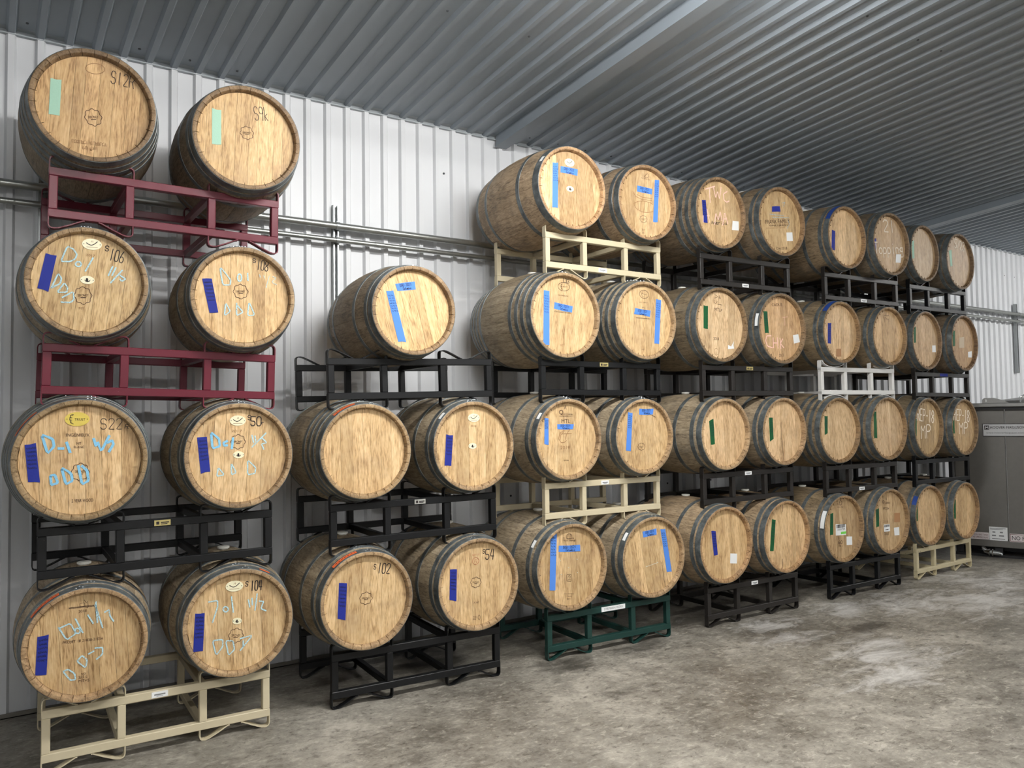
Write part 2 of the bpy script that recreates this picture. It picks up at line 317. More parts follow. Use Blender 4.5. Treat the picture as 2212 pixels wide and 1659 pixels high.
  ('poly','print',[[(-0.0321,0.1979),(-0.029,0.2223),(-0.0167,0.2297),(0.0034,0.2279),(0.0145,0.2184),(0.0158,0.1935),(-0.0321,0.1979)],[(-0.0167,0.2283),(-0.0191,0.1967)],[(0.0007,0.2267),(-0.0017,0.1951)],[(-0.0623,0.2056),(-0.0493,0.2044)],[(0.0202,0.1966),(0.0334,0.1954)]],0.003),
  ('poly','print',[[(-0.0329,-0.0507),(0.0053,-0.0551),(0.0043,-0.1044),(-0.0339,-0.0998),(-0.0329,-0.0507)],[(-0.0248,-0.0777),(-0.0202,-0.0642),(-0.0071,-0.0636),(-0.0029,-0.0732),(-0.0144,-0.0824)],[(-0.025,-0.0896),(-0.0033,-0.0922)]],0.0025),
  ('ill','print','',(-0.0161,-0.1905),0.0829,0.007,-6.3),
  ('ill','print','',(-0.0165,-0.2067),0.0479,0.007,-5.6),
  ('ill','print','',(-0.0192,-0.2253),0.0348,0.007,-5.1),
  ('arc','white',52,62,0.075,0.1),
  ('plq','pin',(-0.0887,0.0488),0.0034,0.0035,-5.9),
  ('plq','pin',(0.0566,0.044),0.0036,0.0036,-5.6),
  ('plq','pin',(-0.019,-0.0065),0.0035,0.0035,-5.8),
  ('plq','pin',(-0.0829,-0.0464),0.0035,0.0035,-6.6),
  ('plq','pin',(0.0563,-0.0496),0.0035,0.0035,-6.5),
 ],
 (3, 1, 1): [
  ('tape','sky',[(0.088,0.1987),(0.1361,0.197),(0.1921,-0.1342),(0.1437,-0.1327)],'v'),
  ('tape','sky',[(-0.0873,0.1945),(0.0484,0.2073),(0.0501,0.16),(-0.0807,0.1488)],'h'),
  ('poly','crack',[[(0.0928,-0.0533),(0.1123,-0.1772),(0.1283,-0.2476)]],0.003),
  ('arc','white',50,62,0.012,0.038),
  ('poly','glue',[[(-0.0595,-0.0713),(0.059,-0.0513)]],0.004),
  ('plq','pin',(-0.0575,-0.0693),0.0049,0.0037,-6.5),
  ('plq','pin',(0.0511,-0.0505),0.005,0.0038,-5.8),
 ],
 (4, 4, 0): [
  ('tape','blue',[(-0.1951,0.0891),(-0.1519,0.0932),(-0.1344,-0.0949),(-0.1831,-0.0944)],'d'),
  ('stk','code',[(0.1645,-0.0392),(0.2388,-0.0367),(0.2359,-0.1136),(0.1529,-0.1186)]),
  ('poly','chalkp',[[(-0.1507,0.1821),(-0.0425,0.2213)],[(-0.104,0.1956),(-0.1007,0.0773)],[(-0.0571,0.2058),(-0.0319,0.1232),(-0.0108,0.1861),(0.0104,0.1192),(0.0331,0.2225)],[(0.1039,0.1994),(0.0598,0.1729),(0.0628,0.1232),(0.0957,0.1076),(0.1251,0.1218)]],None),
  ('poly','chalkp',[[(-0.138,0.0163),(-0.1138,-0.0858)],[(-0.1379,-0.0363),(-0.1138,-0.0332)],[(-0.1877,-0.0949),(-0.1859,-0.0424)],[(-0.0537,-0.0982),(-0.0361,0.0033),(-0.0101,-0.0597),(0.0164,0.0235),(0.0326,-0.0544)],[(0.0407,-0.0933),(0.0687,0.0237),(0.1035,-0.0723)],[(0.0522,-0.0386),(0.0905,-0.0337)]],None),
  ('wr','mark','America',(-0.0006,-0.0751),0.1805,0.03,5.0),
  ('ill','print','',(0.005,-0.0386),0.0858,0.0173,6.4),
 ],
 (4, 4, 1): [
  ('tape','blue',[(-0.0949,0.1259),(0.0067,0.1413),(0.013,0.0942),(-0.0968,0.0789)],''),
  ('stk','code',[(0.0839,-0.082),(0.1625,-0.0717),(0.1676,-0.1486),(0.0859,-0.1573)]),
  ('txt','print','FRANK FAMILY',(-0.0272,0.0022),0.3168,0.0339,8.1),
  ('txt','print','VINEYARDS',(-0.0185,-0.0308),0.2484,0.0155,7.5),
  ('txt','print','CH-2018',(0.0164,-0.2299),0.1451,0.024,6.9),
  ('poly','faintp',[[(-0.1761,-0.0732),(-0.0325,-0.0545)],[(-0.0014,-0.0509),(0.0667,-0.0416)]],0.003),
  ('poly','chalkpale',[[(-0.1253,0.0544),(0.0502,0.0623)],[(-0.0957,0.0302),(0.1234,0.0536)],[(0.1014,0.0332),(0.1264,0.0008),(0.0928,-0.0456)],[(0.0445,0.1745),(0.0766,0.1893),(0.0538,0.1474)]],0.008),
 ],
 (4, 3, 0): [
  ('tape','green',[(-0.1795,0.1518),(-0.1296,0.1485),(-0.1379,-0.0403),(-0.1858,-0.0342)],''),
  ('txt','print','A',(0.009,0.2299),0.0206,0.0304,3.9),
  ('txt','print','MTL+',(-0.009,0.1251),0.0903,0.0276,-0.3),
  ('txt','print','2018',(-0.0449,-0.1152),0.0629,0.0262,0.5),
  ('stk','torn',[(0.0946,-0.1612),(0.1653,-0.1273),(0.165,-0.1885),(0.0914,-0.1963)]),
  ('plq','ringp',(-0.046,-0.2219),0.0231,0.0275,1.9),
  ('poly','print',[[(-0.0499,0.2487),(-0.0087,0.232),(-0.0509,0.2191)],[(-0.0561,0.2024),(-0.0614,0.1824),(-0.0386,0.1741),(-0.0194,0.1918)],[(-0.0201,0.172),(0.0357,0.1658)]],0.003),
 ],
 (4, 3, 1): [
  ('tape','green',[(-0.2078,0.1422),(-0.1608,0.1415),(-0.1482,-0.0446),(-0.1973,-0.0454)],'d'),
  ('stk','code',[(0.1639,-0.0484),(0.2355,-0.0368),(0.2548,-0.1067),(0.1744,-0.1224)]),
  ('txt','print','CADUS',(-0.0349,0.2086),0.134,0.0244,4.2),
  ('poly','chalkp',[[(-0.1208,-0.0661),(-0.1763,-0.0684),(-0.193,-0.1101),(-0.1698,-0.1571),(-0.1099,-0.1687)],[(-0.0962,-0.0822),(-0.0947,-0.1682)],[(-0.0432,-0.0801),(-0.0367,-0.1697)],[(-0.096,-0.127),(-0.0389,-0.1248)],[(-0.0094,-0.0821),(0.0002,-0.1719)],[(0.0264,-0.0876),(-0.0041,-0.127),(0.0387,-0.1636)]],None),
  ('txt','print','2013',(0.0034,-0.2303),0.0591,0.025,5.0),
  ('poly','chalkp',[[(0.0344,0.1007),(0.0972,0.1111)],[(0.0572,0.1019),(0.0605,0.0323)]],0.003),
  ('arc','white',68,88,0.012,0.038),
 ],
 (4, 2, 0): [
  ('tape','green',[(-0.1678,0.1074),(-0.1182,0.126),(-0.1087,-0.0784),(-0.1551,-0.0821)],'d'),
 ],
 (4, 2, 1): [
  ('tape','green',[(-0.1696,0.1209),(-0.1233,0.1203),(-0.1185,-0.0604),(-0.1658,-0.0829)],'d'),
  ('poly','crack',[[(-0.0156,0.0777),(-0.0095,0.0226),(-0.0194,-0.0596),(-0.0041,-0.1424),(0.0017,-0.2524)]],0.003),
 ],
 (4, 1, 0): [
  ('tape','blue',[(-0.146,0.1221),(-0.0958,0.1156),(-0.0777,-0.0751),(-0.1219,-0.0767)],'d'),
  ('stk','code',[(0.0698,-0.0799),(0.1504,-0.0903),(0.1445,-0.17),(0.064,-0.1596)]),
 ],
 (4, 1, 1): [
  ('tape','green',[(-0.161,0.16),(-0.1141,0.1488),(-0.1519,-0.1109),(-0.1978,-0.1062)],'d'),
  ('poly','crack',[[(-0.0184,0.2652),(-0.0207,0.211)],[(-0.0382,-0.1903),(-0.0417,-0.2708)]],0.004),
 ],
 (5, 4, 0): [
  ('tape','blue',[(-0.1894,0.0562),(-0.1404,0.0472),(-0.1564,-0.1343),(-0.204,-0.128)],''),
  ('arc','paint',8,60,0.006,0.046),
 ],
 (5, 4, 1): [
  ('tape','blue',[(-0.2475,0.0319),(-0.2123,0.0403),(-0.2111,-0.1264),(-0.249,-0.1302)],''),
  ('stk','code',[(0.1132,-0.0848),(0.2013,-0.0759),(0.188,-0.1634),(0.1034,-0.1687)]),
  ('wr','chalkw','21',(0.0031,0.1837),0.1805,0.1155,4.0),
  ('wr','chalkw','Topping',(-0.0086,-0.033),0.4754,0.1104,6.0),
 ],
 (5, 3, 0): [
  ('tape','blue',[(-0.172,0.0803),(-0.1214,0.0847),(-0.1352,-0.1122),(-0.1812,-0.1097)],'d'),
  ('arc','paint',12,50,0.006,0.046),
  ('stk','stain',[(-0.0579,-0.1549),(0.0157,-0.1523),(0.0119,-0.2259),(-0.0615,-0.2281)]),
 ],
 (5, 3, 1): [
  ('poly','print',[[(-0.0673,0.2058),(-0.0615,0.1744)],[(-0.0448,0.2007),(0.032,0.2051)],[(-0.0455,0.1889),(-0.008,0.1774)],[(-0.0465,0.1707),(0.03,0.1704)]],0.004),
 ],
 (5, 2, 0): [
  ('tape','green',[(-0.1853,0.1358),(-0.1417,0.1337),(-0.1492,-0.023),(-0.1898,-0.0407)],'d'),
 ],
 (5, 2, 1): [
  ('tape','green',[(-0.2023,0.1586),(-0.1603,0.1653),(-0.1569,-0.0935),(-0.2058,-0.0922)],''),
 ],
 (5, 1, 0): [
  ('tape','green',[(-0.1705,0.1446),(-0.1258,0.1536),(-0.1387,-0.0449),(-0.1841,-0.0448)],'d'),
  ('stk','bar',[(-0.0965,0.0462),(0.062,0.0325),(0.0569,-0.0649),(-0.0977,-0.0571)]),
  ('stk','code',[(0.0632,-0.0808),(0.1488,-0.0889),(0.1491,-0.1659),(0.0632,-0.1606)]),
  ('txt','print','60',(-0.0331,-0.124),0.066,0.0353,-5.7),
  ('ill','print','',(-0.0313,-0.1562),0.059,0.0151,-5.7),
  ('ill','print','',(-0.0178,0.1977),0.0971,0.0118,-4.3),
  ('poly','print',[[(-0.0345,0.2184),(-0.0181,0.2639),(0.0092,0.245),(0.0006,0.2159),(-0.0345,0.2184)],[(-0.0548,0.2326),(-0.0527,0.2198)]],0.005),
  ('arc','white',55,85,0.008,0.042),
 ],
 (5, 1, 1): [
  ('tape','green',[(-0.2084,0.127),(-0.1622,0.1367),(-0.1678,-0.0387),(-0.2136,-0.0435)],'d'),
  ('stk','bar2',[(-0.0905,-0.0278),(0.0103,-0.0294),(0.0109,-0.0988),(-0.0868,-0.0962)]),
  ('stk','code',[(0.0785,-0.071),(0.169,-0.0727),(0.169,-0.1509),(0.085,-0.1476)]),
  ('txt','print','MTX+',(-0.0413,0.1232),0.0961,0.0248,-4.3),
  ('txt','print','A',(-0.036,0.2161),0.0186,0.023,-3.7),
  ('ill','print','',(-0.0301,0.1801),0.1025,0.0159,-4.1),
  ('poly','print',[[(-0.0716,0.1902),(-0.0747,0.182),(-0.082,0.1774),(-0.0905,0.178),(-0.0971,0.1836),(-0.0993,0.1921),(-0.0961,0.2002),(-0.0889,0.2049),(-0.0804,0.2043),(-0.0738,0.1986),(-0.0716,0.1902)]],0.004),
  ('txt','faint','2018',(-0.0602,-0.0013),0.082,0.0247,-4.8),
  ('ill','print','',(-0.0439,-0.1173),0.0883,0.0265,-3.6),
  ('stk','stain',[(0.0948,0.0681),(0.1902,0.0652),(0.1848,-0.0246),(0.0896,-0.0183)]),
 ],
 (6, 4, 0): [
  ('tape','mint',[(-0.2118,0.1101),(-0.1617,0.1209),(-0.1631,-0.0616),(-0.2064,-0.0805)],''),
 ],
 (6, 4, 1): [
  ('tape','mint',[(-0.1848,0.1048),(-0.129,0.1209),(-0.1222,-0.054),(-0.1624,-0.0679)],''),
  ('wr','chalkw','5/23',(0.0453,0.1918),0.2078,0.0974,-5.3),
 ],
 (6, 3, 0): [
  ('tape','green',[(-0.21,0.1261),(-0.1676,0.1426),(-0.1752,-0.024),(-0.2115,-0.0303)],''),
  ('stk','code',[(0.1455,-0.0442),(0.2158,-0.0394),(0.2202,-0.1114),(0.1443,-0.1141)]),
 ],
 (6, 3, 1): [
  ('tape','green',[(-0.2074,0.1151),(-0.1535,0.1328),(-0.1624,-0.0364),(-0.2074,-0.0432)],''),
  ('stk','code',[(0.1228,-0.0904),(0.2085,-0.0791),(0.2072,-0.1483),(0.1222,-0.151)]),
  ('stk','pale',[(-0.0633,0.0576),(0.0456,0.0728),(0.036,-0.0484),(-0.0719,-0.0526)]),
 ],
 (6, 2, 0): [
  ('tape','green',[(-0.2356,0.0906),(-0.1929,0.0947),(-0.2068,-0.0788),(-0.2473,-0.0777)],''),
  ('wr','chalkw','REP-18',(-0.0122,0.1256),0.3414,0.1238,-5.4),
  ('wr','chalkw','MP',(-0.0178,-0.0384),0.1938,0.1377,0.1),
 ],
 (6, 2, 1): [
  ('tape','green',[(-0.2254,0.1065),(-0.1806,0.1109),(-0.18,-0.0659),(-0.2309,-0.0696)],''),
  ('wr','chalkw','REP-18',(-0.0161,0.1258),0.3459,0.1192,-3.9),
  ('wr','chalkw','MP',(0.0164,-0.0108),0.1875,0.1242,-1.1),
 ],
 (6, 1, 0): [
  ('tape','green',[(-0.2369,0.1356),(-0.1977,0.1374),(-0.2045,-0.0416),(-0.2401,-0.045)],''),
  ('arc','paint',48,66,0.006,0.046),
 ],
 (6, 1, 1): [
  ('tape','green',[(-0.2094,0.1264),(-0.1651,0.128),(-0.1787,-0.0754),(-0.2213,-0.0814)],''),
 ],
}

# ------------------------------------------------------------ material helpers
MATS = {}


class NT:
    def __init__(self, name):
        self.m = bpy.data.materials.new(name)
        self.m.use_nodes = True
        self.t = self.m.node_tree
        self.b = self.t.nodes['Principled BSDF']
        self.out = self.t.nodes['Material Output']
        MATS[name] = self.m

    def n(self, kind, **kw):
        nd = self.t.nodes.new(kind)
        for k, v in kw.items():
            if k in nd.inputs:
                self.set(nd.inputs[k], v)
            else:
                setattr(nd, k, v)
        return nd

    def set(self, sock, v):
        if isinstance(v, bpy.types.NodeSocket):
            self.t.links.new(v, sock)
        else:
            sock.default_value = v

    def math(self, op, a, b=0.0, clamp=False):
        nd = self.t.nodes.new('ShaderNodeMath')
        nd.operation = op
        nd.use_clamp = clamp
        self.set(nd.inputs[0], a)
        self.set(nd.inputs[1], b)
        return nd.outputs[0]

    def vmath(self, op, a, b):
        nd = self.t.nodes.new('ShaderNodeVectorMath')
        nd.operation = op
        self.set(nd.inputs[0], a)
        self.set(nd.inputs[1], b)
        return nd.outputs[0]

    def mix(self, fac, a, b, blend='MIX'):
        nd = self.t.nodes.new('ShaderNodeMix')
        nd.data_type = 'RGBA'
        nd.blend_type = blend
        self.set(nd.inputs[0], fac)
        self.set(nd.inputs[6], a)
        self.set(nd.inputs[7], b)
        return nd.outputs[2]

    def ramp(self, fac, stops):
        nd = self.t.nodes.new('ShaderNodeValToRGB')
        self.set(nd.inputs[0], fac)
        el = nd.color_ramp.elements
        while len(el) < len(stops):
            el.new(0.5)
        for e, (p, c) in zip(el, stops):
            e.position = p
            e.color = c if len(c) == 4 else (*c, 1)
        return nd.outputs[0]

    def noise(self, vec, scale, detail=3.0, rough=0.5, dist=0.0):
        nd = self.t.nodes.new('ShaderNodeTexNoise')
        self.set(nd.inputs['Vector'], vec)
        self.set(nd.inputs['Scale'], scale)
        nd.inputs['Detail'].default_value = detail
        nd.inputs['Roughness'].default_value = rough
        nd.inputs['Distortion'].default_value = dist
        return nd.outputs[0]

    def bump(self, h, strength, dist=0.01):
        nd = self.t.nodes.new('ShaderNodeBump')
        self.set(nd.inputs['Height'], h)
        nd.inputs['Strength'].default_value = strength
        nd.inputs['Distance'].default_value = dist
        self.t.links.new(nd.outputs[0], self.b.inputs['Normal'])

    def coord(self, what='Object'):
        return self.t.nodes.new('ShaderNodeTexCoord').outputs[what]

    def pos(self):
        return self.t.nodes.new('ShaderNodeNewGeometry').outputs['Position']

    def color(self, c):
        self.set(self.b.inputs['Base Color'], c if isinstance(c, bpy.types.NodeSocket) else (*c, 1))
        return self

    def finish(self, rough=0.5, metal=0.0, spec=0.5):
        self.set(self.b.inputs['Roughness'], rough)
        self.b.inputs['Metallic'].default_value = metal
        self.b.inputs['Specular IOR Level'].default_value = spec
        return self.m


def srgb(r, g, b):
    f = lambda v: (v / 255 / 12.92) if v <= 10 else ((v / 255 + 0.055) / 1.055) ** 2.4
    return (f(r), f(g), f(b))


def plain(name, c, rough=0.5, metal=0.0, spec=0.5):
    return NT(name).color(srgb(*c)).finish(rough, metal, spec)


def painted(name, c, chip=(60, 55, 50), rough=0.42, amount=0.70):
    """paint with small worn spots and slight unevenness"""
    k = NT(name)
    p = k.pos()
    n1 = k.noise(p, 9.0, 2, 0.65)
    n2 = k.noise(p, 45.0, 3, 0.7)
    base = k.mix(k.math('MULTIPLY', n1, 0.35), (*srgb(*c), 1), (*[v * 0.72 for v in srgb(*c)], 1))
    m = k.ramp(n2, [(amount, (0, 0, 0)), (amount + 0.04, (1, 1, 1))])
    k.color(k.mix(m, base, (*srgb(*chip), 1)))
    return k.finish(rough, 0, 0.35)


def wood(name, along, dark, mid, light, rough=0.55, dirt=None, grain=1.0):
    """oak: long grain along local axis, each board its own tone and offset"""
    k = NT(name)
    info = k.t.nodes.new('ShaderNodeObjectInfo')
    rnd = info.outputs['Random']
    off = k.n('ShaderNodeCombineXYZ', X=k.math('MULTIPLY', rnd, 31.0), Y=k.math('MULTIPLY', rnd, 17.0), Z=k.math('MULTIPLY', rnd, 53.0)).outputs[0]
    v = k.vmath('ADD', k.coord('Object'), off)
    sc = [1.0, 1.0, 1.0]
    sc[along] = 0.09
    fine = k.noise(k.vmath('MULTIPLY', v, tuple(sc)), 210.0, 2, 0.6)
    sc2 = [1.0, 1.0, 1.0]
    sc2[along] = 0.16
    broad = k.noise(k.vmath('MULTIPLY', v, tuple(sc2)), 15.0, 3, 0.55)
    rings = k.math('FRACT', k.math('MULTIPLY', k.noise(k.vmath('MULTIPLY', v, tuple(sc2)), 8.0, 2, 0.5, 0.6), 9.0))
    rings = k.math('ABSOLUTE', k.math('SUBTRACT', rings, 0.5))
    sc3 = [1.0, 1.0, 1.0]
    sc3[along] = 0.35
    fleck = k.noise(k.vmath('MULTIPLY', v, tuple(sc3)), 75.0, 2, 0.5)
    f = k.math('ADD', k.math('MULTIPLY', fine, 0.55 * grain), k.math('MULTIPLY', broad, 0.30))
    f = k.math('ADD', f, k.math('MULTIPLY', rings, 0.22 * grain))
    f = k.math('ADD', f, k.math('MULTIPLY', fleck, 0.20 * grain))
    c = k.ramp(f, [(0.40, srgb(*dark)), (0.56, srgb(*mid)), (0.74, srgb(*light))])
    tone = k.math('ADD', k.math('MULTIPLY', rnd, 0.26), 0.86)
    tc = k.n('ShaderNodeCombineXYZ', X=tone, Y=k.math('POWER', tone, 1.08), Z=k.math('POWER', tone, 1.25)).outputs[0]
    c = k.mix(1.0, c, tc, 'MULTIPLY')
    c = k.mix(1.0, c, info.outputs['Color'], 'MULTIPLY')
    if dirt:
        dn = k.noise(k.pos(), 6.5, 3, 0.68)
        m = k.ramp(dn, [(0.50, (0, 0, 0)), (0.72, (1, 1, 1))])
        c = k.mix(k.math('MULTIPLY', m, dirt[1]), c, (*srgb(*dirt[0]), 1))
    k.color(c)
    return k.finish(rough, 0, 0.35)


wood('oak_head', 2, (152, 120, 82), (203, 171, 126), (222, 195, 152), 0.5, ((140, 112, 90), 0.30))
wood('oak_stave', 1, (100, 88, 72), (154, 138, 114), (182, 166, 140), 0.62, ((96, 90, 82), 0.55))
wood('oak_chime', 1, (112, 90, 66), (164, 136, 102), (190, 162, 124), 0.62, ((100, 86, 74), 0.5))


def hoop_material():
    k = NT('galvanised_hoop')
    p = k.pos()
    n1 = k.noise(p, 14.0, 5, 0.7)
    n2 = k.noise(p, 70.0, 3, 0.6)
    c = k.ramp(n1, [(0.33, srgb(70, 76, 78)), (0.55, srgb(108, 115, 117)), (0.75, srgb(146, 152, 152))])
    k.color(k.mix(k.math('MULTIPLY', n2, 0.25), c, (*srgb(88, 82, 72), 1)))
    k.finish(k.math('ADD', k.math('MULTIPLY', n1, 0.2), 0.36), 0.35, 0.5)


hoop_material()
plain('rivet_steel', (190, 195, 198), 0.25, 0.8)
plain('bung_silicone', (226, 226, 218), 0.5)
painted('rack_burgundy', (106, 37, 51), (196, 150, 160), 0.33, 0.735)
painted('rack_black', (17, 18, 20), (84, 84, 82), 0.45, 0.75)
painted('rack_dark', (42, 39, 37), (96, 92, 86), 0.42, 0.78)
painted('rack_cream', (208, 196, 166), (92, 80, 62), 0.45, 0.76)
painted('rack_white', (232, 231, 228), (150, 146, 138), 0.4, 0.78)
painted('rack_green', (30, 62, 57), (92, 92, 84), 0.4, 0.77)
painted('rack_cream_chipped', (200, 188, 154), (52, 42, 36), 0.5, 0.665)

TAPE = {'sky': (86, 140, 226), 'blue': (38, 50, 146), 'green': (26, 92, 52), 'mint': (168, 208, 186)}
for nm, c in TAPE.items():
    k = NT('tape_' + nm)
    n1 = k.noise(k.pos(), 130.0, 3, 0.6)
    k.color(k.mix(k.math('MULTIPLY', n1, 0.35), (*srgb(*c), 1), (*[v * 0.75 for v in srgb(*c)], 1)))
    k.bump(n1, 0.15, 0.003)
    k.finish(0.6, 0, 0.3)
plain('tape_orange', (232, 110, 60), 0.6)
plain('hoop_paint_blue', (38, 72, 150), 0.5)
plain('paper_white', (236, 238, 238), 0.55)
plain('paper_pale', (196, 178, 150), 0.6)
plain('glue_patch', (172, 126, 84), 0.6)
plain('sticker_green', (120, 214, 84), 0.55)
plain('plaque_cream', (240, 234, 200), 0.35)
plain('plaque_gold', (222, 198, 92), 0.35)
plain('ink_black', (34, 24, 24), 0.6)
plain('ink_tape', (18, 20, 52), 0.6)
plain('brand_print', (78, 52, 36), 0.7)
plain('brand_faint', (150, 112, 74), 0.7)
plain('brand_red', (176, 104, 74), 0.7)
plain('crack_dark', (48, 32, 26), 0.8)
plain('pin_bright', (248, 242, 220), 0.2, 0.3)
plain('plate_brass', (196, 180, 120), 0.35, 0.3)
plain('plate_steel', (190, 190, 184), 0.35, 0.4)
plain('grey_print', (128, 130, 132), 0.6)


def chalk_material(name, c, cover):
    k = NT(name)
    n1 = k.noise(k.pos(), 260.0, 3, 0.6)
    m = k.ramp(n1, [(cover, (1, 1, 1)), (cover + 0.12, (0, 0, 0))])
    k.color(srgb(*c))
    k.finish(0.85, 0, 0.2)
    k.set(k.b.inputs['Alpha'], m)


chalk_material('chalk_blue', (186, 222, 232), 0.54)
chalk_material('chalk_bold', (140, 202, 236), 0.60)
chalk_material('chalk_pink', (248, 206, 190), 0.60)
chalk_material('chalk_white', (250, 238, 220), 0.64)
chalk_material('chalk_pale', (186, 200, 200), 0.46)


def sheet_material(name, c, rough):
    k = NT(name)
    p = k.pos()
    n1 = k.noise(p, 1.4, 4, 0.6)
    k.color(k.mix(k.math('MULTIPLY', n1, 0.22), (*srgb(*c), 1), (*[v * 0.82 for v in srgb(*c)], 1)))
    k.finish(k.math('ADD', k.math('MULTIPLY', n1, 0.15), rough), 0.0, 0.5)


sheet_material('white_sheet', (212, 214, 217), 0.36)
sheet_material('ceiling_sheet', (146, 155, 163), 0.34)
sheet_material('trim_metal', (170, 176, 180), 0.35)
plain('base_metal', (120, 116, 108), 0.5)
plain('screw_dark', (70, 74, 78), 0.4, 0.5)
plain('screw_grey', (104, 108, 112), 0.4, 0.3)


def concrete():
    k = NT('concrete')
    p = k.pos()
    sx = k.n('ShaderNodeSeparateXYZ', Vector=p)
    n1 = k.noise(p, 0.9, 4, 0.62)
    n2 = k.noise(p, 5.0, 6, 0.72)
    n3 = k.noise(p, 38.0, 4, 0.6)
    n4 = k.noise(k.vmath('MULTIPLY', p, (1.0, 2.1, 1.0)), 2.6, 6, 0.74, 0.5)
    f = k.math('ADD', k.math('MULTIPLY', n1, 0.45), k.math('MULTIPLY', n2, 0.40))
    f = k.math('ADD', f, k.math('MULTIPLY', n3, 0.15))
    c = k.ramp(f, [(0.37, srgb(84, 79, 71)), (0.46, srgb(120, 115, 106)), (0.54, srgb(146, 141, 131)), (0.64, srgb(178, 172, 160))])

    n5 = k.noise(k.vmath('MULTIPLY', p, (1.0, 1.7, 1.0)), 13.0, 6, 0.74, 0.5)
    c = k.mix(k.ramp(n5, [(0.555, (0, 0, 0)), (0.63, (0.5, 0.5, 0.5))]), c, (*srgb(190, 184, 172), 1))
    c = k.mix(k.ramp(n5, [(0.36, (0.6, 0.6, 0.6)), (0.45, (0, 0, 0))]), c, (*srgb(70, 65, 58), 1))

    def spot(x, y, rx, ry, edge=0.35):
        dx = k.math('DIVIDE', k.math('SUBTRACT', sx.outputs[0], x), rx)
        dy = k.math('DIVIDE', k.math('SUBTRACT', sx.outputs[1], y), ry)
        d = k.math('SQRT', k.math('ADD', k.math('MULTIPLY', dx, dx), k.math('MULTIPLY', dy, dy)))
        return k.math('SUBTRACT', 1.0, d, True)

    def total(spots):
        t = None
        for s in spots:
            q = spot(*s)
            t = q if t is None else k.math('MAXIMUM', t, q)
        return t
    # damp dark patches in front of the middle stacks, powdery white bloom further on
    dk = total([(4.05, -0.05, 0.75, 0.45), (4.9, 0.2, 0.8, 0.4), (3.4, -0.1, 0.6, 0.35), (2.6, 0.6, 1.2, 0.7), (5.9, -0.75, 0.7, 0.3), (3.4, -0.75, 0.5, 0.15)])
    m = k.math('ADD', k.math('MULTIPLY', dk, 0.75), k.math('SUBTRACT', k.math('MULTIPLY', n4, 1.5), 0.95))
    c = k.mix(k.ramp(m, [(0.18, (0, 0, 0)), (0.5, (0.75, 0.75, 0.75))]), c, (*srgb(58, 54, 48), 1))
    wh = total([(5.35, -0.25, 0.55, 0.35), (5.15, -0.6, 0.6, 0.3), (5.4, -1.2, 0.85, 0.55), (4.95, -1.5, 0.7, 0.4), (7.0, -0.55, 1.1, 0.7), (7.6, -0.9, 1.4, 0.8), (8.4, -0.5, 1.2, 0.8), (6.3, -0.3, 0.7, 0.4)])
    m = k.math('ADD', k.math('MULTIPLY', wh, 0.62), k.math('SUBTRACT', k.math('MULTIPLY', n4, 1.7), 0.92))
    c = k.mix(k.ramp(m, [(0.19, (0, 0, 0)), (0.60, (0.75, 0.75, 0.75))]), c, (*srgb(214, 212, 208), 1))
    # fine hairline scratches
    v = k.n('ShaderNodeTexVoronoi', feature='DISTANCE_TO_EDGE', Vector=k.vmath('ADD', p, k.n('ShaderNodeTexNoise', Vector=p, Scale=2.0).outputs[1]), Scale=1.3)
    line = k.ramp(v.outputs['Distance'], [(0.0, (0.35, 0.35, 0.35)), (0.012, (0, 0, 0))])
    c = k.mix(k.math('MULTIPLY', line, n2), c, (*srgb(176, 170, 160), 1))
    k.color(c)
    k.bump(n3, 0.08, 0.01)
    k.finish(k.ramp(n1, [(0.35, (0.34, 0.34, 0.34)), (0.65, (0.58, 0.58, 0.58))]), 0, 0.45)


concrete()


def galvanised(name, c, rough, metal):
    k = NT(name)
    n1 = k.noise(k.pos(), 20.0, 4, 0.6)
    k.color(k.mix(k.math('MULTIPLY', n1, 0.4), (*srgb(*c), 1), (*[v * 0.6 for v in srgb(*c)], 1)))
    k.finish(k.math('ADD', k.math('MULTIPLY', n1, 0.12), rough), metal, 0.5)


galvanised('pipe_galvanised', (170, 172, 168), 0.28, 0.85)
galvanised('strut_steel', (176, 180, 180), 0.3, 0.8)
galvanised('tank_steel', (128, 126, 122), 0.34, 0.7)
galvanised('tank_rim', (160, 160, 158), 0.3, 0.7)
plain('tank_dark', (44, 44, 46), 0.5, 0.3)
plain('chrome', (225, 225, 225), 0.1, 1.0)
plain('sign_silver', (205, 206, 208), 0.4, 0.2)
plain('sign_white', (228, 220, 220), 0.5)
plain('sign_red', (110, 40, 48), 0.5)
plain('lamp_housing', (230, 232, 234), 0.4)
k = NT('lamp_lens')
k.t.nodes.remove(k.b)
em = k.n('ShaderNodeEmission', Color=(1.0, 0.985, 0.955, 1), Strength=LIGHT_POWER)
k.t.links.new(em.outputs[0], k.out.inputs[0])

# ------------------------------------------------------------ mesh helpers


def mesh(name, verts, faces, mats=(), smooth=None, fm=None):
    me = bpy.data.meshes.new(name)
    me.from_pydata([tuple(v) for v in verts], [], faces)
    for m in mats:
        me.materials.append(MATS[m] if m else None)
    if fm:
        for p, i in zip(me.polygons, fm):
            p.material_index = i
    if smooth is not None:
        for p in me.polygons:
            p.use_smooth = True
        me.set_sharp_from_angle(angle=math.radians(smooth))
    me.update()
    return me


